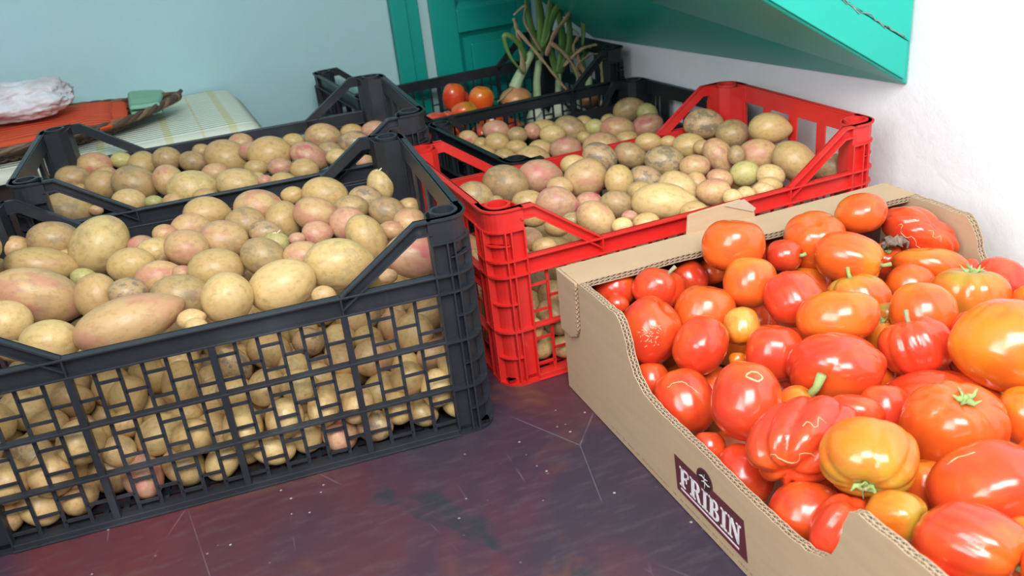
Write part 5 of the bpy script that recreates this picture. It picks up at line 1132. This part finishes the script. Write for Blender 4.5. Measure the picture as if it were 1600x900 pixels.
# ------------------------------------------------------------------ onions in the far crate
def smooth_path(pts, n=6):
    P = [Vector(p) for p in pts]; out = []
    for i in range(len(P) - 1):
        a, b, c, d = P[max(i - 1, 0)], P[i], P[i + 1], P[min(i + 2, len(P) - 1)]
        for k in range(n):
            t = k / n; out.append(.5 * ((2 * b) + (c - a) * t + (2 * a - 5 * b + 4 * c - d) * t * t + (3 * b - a - 3 * c + d) * t ** 3))
    out.append(P[-1]); return out
def onion(name, label, u, n, z, r, hgt, skin, neck, leaves, dry):
    R = empty(name, room(u, n, z - r * hgt)); tag(R, label, 'onion', 'onions in the far black crate'); base = R.location.copy()
    def part(mb, nm, mat, lab=None):
        s = mb.build(nm, mat); s.parent = R; s.matrix_parent_inverse = Matrix.Translation(-base)
        if lab: s['label'] = lab
        return s
    c = room(u, n, z); m = MB(); seg = 20; prof = [(0, -1), (.45, -.93), (.8, -.65), (.98, -.2), (.97, .2), (.75, .62), (.42, .88), (.22, 1.1), (.2, 1.2)]; vs = []; fs = []
    for pr_, pz in prof:
        for k in range(seg):
            a = 2 * PI * k / seg; rr = r * max(pr_, .02) * (1 + .02 * math.sin(5 * a)); vs.append(c + Vector((rr * math.cos(a), rr * math.sin(a), pz * r * hgt)))
    for i in range(len(prof) - 1):
        for k in range(seg): fs.append((i * seg + k, i * seg + (k + 1) % seg, (i + 1) * seg + (k + 1) % seg, (i + 1) * seg + k))
    m.add(vs, fs, True); part(m, 'bulb', skin)
    m = MB()
    for k in range(9):
        a = k * .7; p0 = c + Vector((0, 0, -.97 * r * hgt)); m.tube([p0, p0 + Vector((.010 * math.cos(a), .010 * math.sin(a), -.001)), p0 + Vector((.018 * math.cos(a + .3), .018 * math.sin(a + .3), .002))], [.0006, .0005, .0002], 4)
    part(m, 'roots', M_DRY)
    if neck:
        pts = smooth_path([c + Vector((0, 0, r * hgt * .9))] + [room(*p) for p in neck]); m = MB(); nn = len(pts); m.tube(pts, [r * .36 * (1 - .45 * i / nn) + .001 for i in range(nn)], 12); part(m, 'neck', M_PALE)
    for pth, w in leaves:
        pts = smooth_path([room(*p) for p in pth]); m = MB(); nn = len(pts); m.tube(pts, [w * 1.25 * (1 - .85 * (i / nn) ** 2) for i in range(nn)], 8, .45); part(m, 'leaf', M_LEAF)
    for pth, w in dry:
        pts = smooth_path([room(*p) for p in pth]); m = MB(); nn = len(pts); m.tube(pts, [w * 1.25 * (.55 + .45 * abs(math.sin(i * .8))) * (1 - .6 * i / nn) for i in range(nn)], 6, .3); part(m, 'dry_leaf', M_DRY, 'dry straw-coloured leaf')
    return R
onion('onion', 'brown-skinned onion beside the tomatoes, its green neck leaning right', .779, 1.870, .148, .037, .66, M_ONION,
      [(.790, 1.872, .188), (.812, 1.875, .215), (.835, 1.88, .24)],
      [([(.835, 1.88, .24), (.87, 1.88, .265), (.885, 1.88, .31)], .009), ([(.812, 1.875, .215), (.805, 1.86, .25), (.778, 1.85, .285), (.758, 1.85, .290), (.768, 1.85, .245), (.795, 1.85, .205)], .006)],
      [([(.80, 1.86, .20), (.80, 1.86, .26), (.79, 1.85, .30), (.785, 1.85, .325)], .009), ([(.79, 1.85, .30), (.835, 1.84, .235), (.87, 1.83, .18), (.895, 1.82, .140)], .005), ([(.77, 1.86, .175), (.74, 1.85, .160), (.725, 1.85, .152)], .002)])
onion('onion', 'white spring onion standing upright, tall green leaves reaching past the frame', .838, 1.890, .085, .026, 1.15, M_OWHITE,
      [(.842, 1.89, .14), (.846, 1.89, .18), (.862, 1.89, .24), (.868, 1.89, .27)],
      [([(.862, 1.89, .24), (.868, 1.89, .31), (.86, 1.89, .40)], .013), ([(.865, 1.88, .25), (.90, 1.88, .32), (.935, 1.87, .335), (.962, 1.87, .29), (.958, 1.87, .235)], .010), ([(.855, 1.89, .22), (.84, 1.89, .31), (.835, 1.89, .36)], .009), ([(.862, 1.88, .24), (.895, 1.88, .36), (.88, 1.88, .42)], .010)],
      [([(.86, 1.86, .23), (.885, 1.86, .275), (.93, 1.86, .32), (.90, 1.86, .34)], .008), ([(.87, 1.86, .26), (.905, 1.85, .225), (.925, 1.84, .175), (.905, 1.84, .135)], .006), ([(.85, 1.86, .24), (.815, 1.86, .31), (.82, 1.86, .345), (.79, 1.86, .33)], .004)])
onion('onion', 'white spring onion with dark green leaves close to the far crate side', .892, 1.885, .085, .024, 1.15, M_OWHITE,
      [(.895, 1.885, .14), (.90, 1.885, .20)],
      [([(.90, 1.885, .18), (.915, 1.885, .25), (.91, 1.885, .33), (.90, 1.88, .40)], .011), ([(.90, 1.885, .18), (.93, 1.885, .23), (.935, 1.885, .29), (.925, 1.885, .33)], .010), ([(.90, 1.885, .17), (.885, 1.885, .23), (.89, 1.885, .30)], .010)],
      [([(.90, 1.86, .20), (.94, 1.84, .235), (.985, 1.83, .240)], .005), ([(.965, 1.80, .215), (.945, 1.76, .175), (.92, 1.73, .145), (.915, 1.70, .110), (.905, 1.690, .100)], .006)])
onion('onion', 'pale papery onion lying low behind the far crate lattice', .800, 1.765, .098, .031, 1.0, M_OWHITE, None, [], [([(.80, 1.77, .13), (.79, 1.775, .16)], .004)])
onion('onion', 'brown onion low behind the far crate lattice, left of the pale one', .745, 1.800, .088, .029, .9, M_ONION, None, [], [])
onion('onion', 'drying onion at the right end of the far crate, leaves bent towards the wall', .945, 1.83, .12, .026, .8, M_ONION, [(.955, 1.84, .17)],
      [([(.955, 1.84, .16), (.95, 1.86, .205), (.98, 1.88, .222)], .006), ([(.94, 1.86, .16), (.93, 1.88, .215), (.975, 1.89, .218)], .006)], [([(.955, 1.84, .16), (.935, 1.85, .22), (.965, 1.86, .232), (.99, 1.85, .225)], .005), ([(.94, 1.84, .16), (.92, 1.83, .20), (.955, 1.82, .222), (.985, 1.81, .215)], .006), ([(.95, 1.85, .17), (.93, 1.86, .235), (.95, 1.87, .26), (.94, 1.88, .275)], .006), ([(.95, 1.84, .16), (.97, 1.83, .20), (.985, 1.82, .19)], .006)])

# ------------------------------------------------------------------ cardboard box
BX, BY, BT, BH, BL, BS = 0.0598, 1.0014, 0.3313, 0.1703, 0.50, .78
BOX = empty('tomato_box', (BX, BY, 0), BT); tag(BOX, 'brown corrugated cardboard box full of tomatoes with purple printed label', 'box')
PROF = [(0, BH), (.150, BH), (.158, BH - .006), (.167, .150), (.174, .130), (.185, .112), (.205, .099), (.237, .0945), (.300, .0945), (.388, .0915), (.440, .091), (.470, .094), (.490, .102), (.500, .114), (.506, .130), (.510, .150), (.516, BH - .004), (.524, BH), (BS, BH)]
def profile_wall(name, xs, sgn, parent):
    # five plies: liner, flute, liner, flute, liner across thickness from xs inward
    T = .0075
    m = MB(); poly = [(0, 0.0015)] + PROF + [(BS, 0.0015)]
    jit = [(s + (random.uniform(-.0006, .0006) if 0 < s < BS else 0), z + random.uniform(-.0006, .0006)) for s, z in PROF]
    dens = []
    for (a, b), (c, d) in zip(PROF, PROF[1:]):
        k = max(1, int(math.hypot(c - a, d - b) / .006))
        for i in range(k): t = i / k; dens.append((a + (c - a) * t + random.uniform(-.0007, .0007) * (0 < a < BS), b + (d - b) * t + random.uniform(-.0009, .0009)))
    dens.append(PROF[-1]); poly = [(0, .0015)] + dens + [(BS, .0015)]
    for k, off in enumerate((0, .0045, .0086)):
        m.prism([(s, z - (.0 if k == 0 else .0012)) if z > .002 else (s, z) for s, z in poly], lambda s, z, d: (xs + sgn * d, -s, z), off, off + .0009)
    o = m.build(name, M_CARD, parent)
    b = bmesh.new(); b.from_mesh(o.data); bmesh.ops.triangulate(b, faces=[f for f in b.faces if len(f.verts) > 4]); b.to_mesh(o.data); b.free()
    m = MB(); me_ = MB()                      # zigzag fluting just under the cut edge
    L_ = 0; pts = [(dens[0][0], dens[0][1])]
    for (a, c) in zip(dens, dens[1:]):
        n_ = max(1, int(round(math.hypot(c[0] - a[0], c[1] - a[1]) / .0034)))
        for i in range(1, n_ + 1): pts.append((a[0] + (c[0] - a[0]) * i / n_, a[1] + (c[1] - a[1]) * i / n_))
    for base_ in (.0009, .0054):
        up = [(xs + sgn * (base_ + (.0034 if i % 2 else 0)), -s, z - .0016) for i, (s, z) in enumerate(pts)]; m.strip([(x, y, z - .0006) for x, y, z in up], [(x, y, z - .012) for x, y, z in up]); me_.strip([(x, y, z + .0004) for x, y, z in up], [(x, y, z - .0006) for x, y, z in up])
    m.build('fluting', M_FLUTE_SHADE, o); me_.build('fluting_edge', M_CARD_EDGE, o, solid=.0006, fix=False)
    return o
side_l = profile_wall('side_wall', 0.0, 1, BOX); side_r = profile_wall('side_wall', BL, -1, BOX)
m = MB(); m.box(.0096, BL - .0096, -BS + .0076, -.0076, .0015, .006); m.build('bottom', M_CARD, BOX)
for nm, y0 in (('back_wall', -.007), ('front_wall', -BS)):
    m = MB(); m.box(.0098, BL - .0098, y0, y0 + .001, .0015, BH - .0086); m.box(.0098, BL - .0098, y0 + .006, y0 + .007, .0015, BH - .0086); w_o = m.build(nm, M_CARD, BOX)
# dark sheet over the inside face of the back wall
m = MB(); m.box(.0098, BL - .0098, -.0085, -.0072, .006, BH - .0087); m.build('dark_lining', M_CARD_DARK, BOX)
def top_flap(name, y0, y1, inner):            # inner = y of the cut edge facing the tomatoes
    n_ = 90; xs = [BL * i / n_ for i in range(n_ + 1)]; fold = y0 if inner == y1 else y1
    edge = [inner + .0011 * math.sin(x * 60) + random.uniform(-.0005, .0005) + (.002 * math.sin(x * 13)) for x in xs]
    m = MB()
    for z0_ in (BH - .0009, BH - .0046, BH - .0083):
        for i in range(n_):
            a, b = xs[i], xs[i + 1]; e0, e1 = edge[i], edge[i + 1]
            vs = [(a, fold, z0_), (b, fold, z0_), (b, e1, z0_), (a, e0, z0_), (a, fold, z0_ + .0009), (b, fold, z0_ + .0009), (b, e1, z0_ + .0009), (a, e0, z0_ + .0009)]
            m.add(vs, [(0, 3, 2, 1), (4, 5, 6, 7), (2, 3, 7, 6), (0, 1, 5, 4)])
    m.box(-.0008, BL + .0008, min(fold, fold + (.001 if inner < fold else -.001)), max(fold, fold + (.001 if inner < fold else -.001)), BH - .0083, BH)
    o = m.build(name, M_CARD, BOX, fix=False); m = MB(); me_ = MB()
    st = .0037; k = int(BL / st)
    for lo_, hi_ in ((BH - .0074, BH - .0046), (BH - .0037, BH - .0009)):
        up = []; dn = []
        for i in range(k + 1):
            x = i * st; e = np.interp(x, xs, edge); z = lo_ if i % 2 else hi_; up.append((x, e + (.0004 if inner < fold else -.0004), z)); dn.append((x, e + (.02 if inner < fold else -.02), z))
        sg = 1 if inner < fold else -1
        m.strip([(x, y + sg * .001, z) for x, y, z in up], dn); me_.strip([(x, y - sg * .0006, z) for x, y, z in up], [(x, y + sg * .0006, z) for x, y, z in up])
    m.build('fluting', M_FLUTE_SHADE, o); me_.build('fluting_edge', M_CARD_EDGE, o, solid=.0006, fix=False); return o
bf = top_flap('folded_flap', -.056, 0.0, -.056); ff = top_flap('folded_flap', -BS, -BS + .056, -BS + .056)
# glued corner piece wrapping onto the left side
m = MB(); m.prism([(0, .088), (.030, .088), (.046, .096), (.052, .108), (.054, BH), (0, BH)], lambda s, z, d: (d, -s, z), -.0040, -.0003); cf = m.build('corner_wrap', M_CARD, BOX, .0008)
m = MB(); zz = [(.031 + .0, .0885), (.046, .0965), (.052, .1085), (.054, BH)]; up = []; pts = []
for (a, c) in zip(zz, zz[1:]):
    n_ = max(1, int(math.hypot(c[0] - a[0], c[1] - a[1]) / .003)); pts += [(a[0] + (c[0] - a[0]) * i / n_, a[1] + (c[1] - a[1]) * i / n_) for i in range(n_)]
m.strip([(-.0042 + (.0034 if i % 2 else 0), -s - .0012, z) for i, (s, z) in enumerate(pts)], [(-.0042 + (.0034 if i % 2 else 0), -s + .004, z) for i, (s, z) in enumerate(pts)]); m.build('fluting', M_CARD_DARK, cf)  # flute cavities' shade painted in by the dark colour
# stacking tab on the back edge
m = MB(); m.prism([(.180, BH - .02), (.184, BH + .024), (.188, BH + .026), (.262, BH + .029), (.283, BH + .014), (.287, BH - .004)], lambda x, z, d: (x, d, z), .0006, .0036); tb = m.build('stacking_tab', M_CARD, BOX, .0006)
m = MB(); m.prism([(.238, BH + .026), (.268, BH + .0285), (.286, BH + .012), (.282, BH + .008)], lambda x, z, d: (x, d, z), -.0012, .0004); m.build('folded_tip', M_CARD_EDGE, tb, .0003)

# printed label on the left side: x' = s along the side, z up
def flat(mb, poly, d0, d1): mb.prism(poly, lambda s, z, d: (-d, -s, z), d0, d1)
m = MB(); flat(m, [(.265, .0605), (.270, .0195), (.3925, .0175), (.3855, .0620)], .0001, .0004)
lab = m.build('printed_label', M_LABEL, side_l); lab['label'] = 'purple-brown printed label reading FRIBIN'
m = MB(); cx_, cz_ = .3215, .0640; flat(m, [(cx_ + .0140 * math.cos(2 * PI * i / 32), cz_ + .0125 * math.sin(2 * PI * i / 32)) for i in range(32)], .0001, .00055); m.build('round_emblem', M_LABELD, side_l)
m = MB(); N_ = 32
vs = []; 
for r_ in (1.0, .86):
    for d_ in (.0006, .0007): vs += [(-d_, -(cx_ + .0140 * r_ * math.cos(2 * PI * i / N_)), cz_ + .0125 * r_ * math.sin(2 * PI * i / N_)) for i in range(N_)]
m.add(vs, [(N_ + i, N_ + (i + 1) % N_, 3 * N_ + (i + 1) % N_, 3 * N_ + i) for i in range(N_)]); m.build('emblem_ring', M_LABEL, side_l)
m = MB()
def stroke(pts, w, d=.0009):
    P_ = [Vector((-d, -s, z)) for s, z in pts]; A_, B_ = [], []
    for i, p in enumerate(P_):
        t = (P_[min(i + 1, len(P_) - 1)] - P_[max(i - 1, 0)]).normalized(); nrm = Vector((0, -t.z, t.y)) * w[i] / 2; A_.append(p + nrm); B_.append(p - nrm)
    m.strip(A_, B_)
stroke([(cx_ - .0095, cz_ + .0012), (cx_ - .004, cz_ + .0036), (cx_ + .001, cz_ + .0024), (cx_ + .006, cz_ + .0036)], [.0004, .0022, .0020, .0006])
stroke([(cx_ - .005, cz_ - .0032), (cx_ + .000, cz_ - .0008), (cx_ + .006, cz_ - .0020), (cx_ + .0105, cz_ - .0004)], [.0006, .0020, .0022, .0004])
stroke([(cx_ + .0005, cz_ + .0085), (cx_ - .0002, cz_ + .002), (cx_ + .0010, cz_ - .004), (cx_ + .0002, cz_ - .0095)], [.0003, .0013, .0013, .0003])
m.build('emblem_mark', M_WHITE, side_l, fix=False)
# letters FRIBIN, condensed slab serif, built from polygons in a 0..1 cell
def letters():
    m = MB(); D0, D1 = .0004, .00075
    S0, S1, ZB, ZT = .2755, .3815, .0290, .0520
    wd = {'F': 1.0, 'R': 1.12, 'I': .58, 'B': 1.05, 'N': 1.15}; word = 'FRIBIN'; gap = .10; tot = sum(wd[c] for c in word) + gap * (len(word) - 1); sc = (S1 - S0) / tot; cur = 0
    def P(poly, x0, w):
        flat(m, [(S0 + (x0 + a * w) * sc, ZB + b * (ZT - ZB)) for a, b in poly], D0, D1)
    R_ = lambda a, b, c, d: [(a, c), (b, c), (b, d), (a, d)]
    def arc(cx, cz, rx, rz, t, x0, w, tz=None):
        tz = tz or .1; n = 10
        for i in range(n):
            a0 = -PI / 2 + PI * i / n; a1 = a0 + PI / n
            P([(cx + rx * math.cos(a0), cz + rz * math.sin(a0)), (cx + rx * math.cos(a1), cz + rz * math.sin(a1)), (cx + (rx - t) * math.cos(a1), cz + (rz - tz) * math.sin(a1)), (cx + (rx - t) * math.cos(a0), cz + (rz - tz) * math.sin(a0))], x0, w)
    for ch in word:
        w = wd[ch]; x0 = cur
        if ch == 'I': P(R_(.26, .74, 0, 1), x0, w); P(R_(0, 1, 0, .09), x0, w); P(R_(0, 1, .91, 1), x0, w)
        elif ch == 'F':
            P(R_(.14, .44, 0, 1), x0, w); P(R_(0, .60, 0, .09), x0, w); P(R_(0, .95, .90, 1), x0, w); P(R_(.84, .95, .70, 1), x0, w); P(R_(.40, .74, .47, .56), x0, w); P(R_(.66, .76, .36, .67), x0, w)
        elif ch == 'R':
            P(R_(.12, .40, 0, 1), x0, w); P(R_(0, .50, 0, .09), x0, w); P(R_(0, .60, .91, 1), x0, w); P(R_(.40, .58, .46, .54), x0, w); arc(.55, .73, .33, .27, .24, x0, w); P([(.48, .50), (.72, .48), (.94, .08), (.94, 0), (.74, 0)], x0, w); P(R_(.74, 1.0, 0, .08), x0, w)
        elif ch == 'B':
            P(R_(.12, .42, 0, 1), x0, w); P(R_(0, .60, 0, .09), x0, w); P(R_(0, .58, .91, 1), x0, w); P(R_(.40, .60, .47, .55), x0, w); arc(.56, .755, .30, .245, .22, x0, w); arc(.58, .26, .37, .26, .25, x0, w)
        elif ch == 'N':
            P(R_(.12, .25, 0, 1), x0, w); P(R_(0, .36, 0, .08), x0, w); P([(0, .92), (0, 1), (.36, 1), (.86, .22), (.86, 0), (.74, 0), (.20, .86)], x0, w); P(R_(.76, .88, 0, 1), x0, w); P(R_(.64, 1.0, .92, 1), x0, w)
        cur += w + gap
    return m
tx = letters().build('lettering', M_WHITE, side_l); tx['label'] = 'white slab-serif letters FRIBIN'
m = MB(); flat(m, [(.2775, .0262), (.2775, .0249), (.3790, .0236), (.3790, .0249)], .0004, .0007); m.build('underline', M_WHITE, side_l)
m = MB(); flat(m, [(.2775, .0246), (.2775, .0236), (.3790, .0223), (.3790, .0233)], .0004, .0007); m.build('underline', M_PINKI, side_l)
m = MB(); rr_ = random.Random(4)
s_ = .12
while s_ < .60:
    w_ = rr_.uniform(.001, .0035)
    if rr_.random() < .8: flat(m, [(s_, .0075), (s_ + w_, .0075), (s_ + w_, .0100), (s_, .0100)], -.00005, .00012)
    s_ += w_ + .0012
o = m.build('fine_print', simple('faint_print', (.33, .235, .15), .8), side_l)

# ------------------------------------------------------------------ chest with tablecloth, basket, cloths, bag
CZ = .231
ch = empty('wooden_chest', rz=TY); tag(ch, 'dark wooden chest standing against the turquoise wall under the tablecloth', 'chest')
m = MB(); m.box(-1.0, .185, 1.775, WN - .012, 0, CZ - .004); m.build('chest_body', M_WOOD, ch, .004)
m = MB(); nx, ny = 60, 24; grid = []
for j in range(ny + 1):
    r_ = []
    for i in range(nx + 1):
        u = -1.01 + 1.215 * i / nx; n = 1.752 + (WN - .008 - 1.752) * j / ny; z = CZ + .0008 * noise.noise(Vector((u * 5, n * 5, 0)))
        if i == nx: z -= .028; u += .003
        elif i == nx - 1: z -= .002
        if j == 0: z -= .022; n -= .001
        if i > nx - 3 and j > ny - 4: n -= .006 * (j - ny + 4) * (i - nx + 3) / 3
        r_.append((u, n, z))
    grid.append(r_)
for j in range(ny): m.strip(grid[j], grid[j + 1], True)
cl = m.build('tablecloth', M_CLOTH, solid=.0015, fix=False); cl.rotation_euler = (0, 0, TY); tag(cl, 'cream tablecloth with green and gold leaf stripes draped over the chest', 'tablecloth')

bk = empty('wicker_basket', rz=TY); tag(bk, 'shallow boat-shaped brown wicker basket with pointed end on the tablecloth', 'basket')
bc = (-.325, 1.955); bl, bw_ = .395, .178
def bpt(t, f, z):                             # t angle around, f 0 centre..1 rim
    cx_ = math.cos(t); sx_ = math.sin(t); w = bw_ * (1 - .30 * abs(cx_) ** 3); lift = .010 * max(0, abs(cx_) - .72) / .28
    return Vector((bc[0] + bl * f * math.copysign(abs(cx_) ** .92, cx_), bc[1] + w * f * math.copysign(abs(sx_) ** 1.25, sx_), z + lift * f * f))
m = MB(); rings_ = [(.0, CZ + .004), (.55, CZ + .004), (.80, CZ + .008), (.92, CZ + .016), (1.0, CZ + .027)]
G = [[bpt(2 * PI * i / 96, f, z) for i in range(97)] for f, z in rings_]
for a, b in zip(G, G[1:]): m.strip(a, b, True)
m.build('woven_body', M_WICK, bk, solid=.003, fix=False)
for q, (f, z) in enumerate(((.86, CZ + .010), (.90, CZ + .016), (.94, CZ + .022), (.97, CZ + .025))):
    m = MB()
    for ph in (0, PI):
        m.tube([bpt(2 * PI * i / 300, f + .012 + .006 * math.sin(i * PI / 2.5 + ph + q), z + .0035 * math.sin(i * PI / 2.5 + ph + q)) for i in range(300)], .0028, 5, caps=False)
    m.build('woven_strand', M_WICK if q % 2 else M_WICKL, bk)
for ph in (0, 2.1, 4.2):
    m = MB(); m.tube([bpt(2 * PI * i / 260, 1.005 + .010 * math.cos(i * .62 + ph), CZ + .029 + .0035 * math.sin(i * .62 + ph)) for i in range(261)], .0050, 6, caps=False); m.build('rim_braid', M_WICK if ph else M_WICKL, bk)
m = MB(); tipu = bc[0] + bl; m.tube([Vector((tipu - .03, bc[1] - .006, CZ + .032)), Vector((tipu - .004, bc[1] + .010, CZ + .036)), Vector((tipu + .012, bc[1] + .028, CZ + .044))], [.007, .006, .004], 8); m.build('pointed_tip', M_WICK, bk)

def cloth_stack(name, label, poly, z0, layers, mat, amp=.0025, group=None, ragged=0):
    R = empty(name, rz=TY); tag(R, label, 'cloth', group)
    P_ = [Vector((a, b, 0)) for a, b in poly]; nu, nv = 28, 16
    for k in range(layers):
        m = MB(); G_ = []
        for j in range(nv + 1):
            r_ = []
            for i in range(nu + 1):
                s, t = i / nu, j / nv; p = P_[0].lerp(P_[1], s).lerp(P_[3].lerp(P_[2], s), t)
                e = min(s, t, 1 - s, 1 - t); rnd = .003 * (1 - min(1, e / .06)) 
                z = z0 + k * .006 + amp * noise.noise(Vector((p.x * 16, p.y * 16, k * 3))) - rnd * (1 + k % 2) 
                p = p + Vector((ragged * noise.noise(Vector((t * 9, k, 0))) * (i == nu), -.002 * k * (j == 0), 0)); r_.append((p.x, p.y, z))
            G_.append(r_)
        for j in range(nv): m.strip(G_[j], G_[j + 1], True)
        m.build('folded_layer', mat, R, solid=.0045, fix=False)
    return R
cloth_stack('folded_cloth', 'bright orange folded cloth lying in the wicker basket', [(-.62, 1.80), (-.062, 1.822), (-.055, 2.085), (-.62, 2.10)], CZ + .030, 2, M_ORANGE, .003, None, .010)
cloth_stack('folded_cloth', 'orange corner of cloth pushed over beside the green cloth', [(-.10, 1.868), (-.030, 1.872), (-.030, 2.085), (-.10, 2.09)], CZ + .0295, 1, M_ORANGE, .002, None, .006)
cloth_stack('folded_cloth', 'mint green folded cloth at the pointed end of the basket', [(-.022, 1.905), (.032, 1.90), (.050, 2.030), (-.020, 2.075)], CZ + .028, 4, M_MINT, .004, None, .004)

bag = empty('bread_bag', rz=TY); tag(bag, 'knotted milky plastic bag of bread lying on the orange cloth', 'bag')
def blob(cu, cn, cz, a, b, c, amp, fr, mat, nm, wr=0):
    v = IV5.copy() if nm == 'plastic_film' else IV.copy(); out = []
    for p in v:
        q = Vector(p); k = 1 + amp * noise.noise(q * fr) + wr * abs(noise.noise(q * fr * 3.1 + Vector((5, 1, 2)))); x, y, z = p[0] * a * k, p[1] * b * k, p[2] * c * k; out.append((cu + x, cn + y, max(cz + z, cz - c * .8)))
    me = np_mesh(nm, np.array(out), IF5 if nm == 'plastic_film' else IF, mat); o = bpy.data.objects.new(nm, me); COL.objects.link(o); o.parent = bag; return o
blob(-.222, 1.990, CZ + .078, .125, .085, .038, .25, 1.6, M_BAG, 'plastic_film', -.16)
blob(-.22, 1.990, CZ + .074, .095, .062, .024, .1, 1.2, M_BREAD, 'bread_loaf')
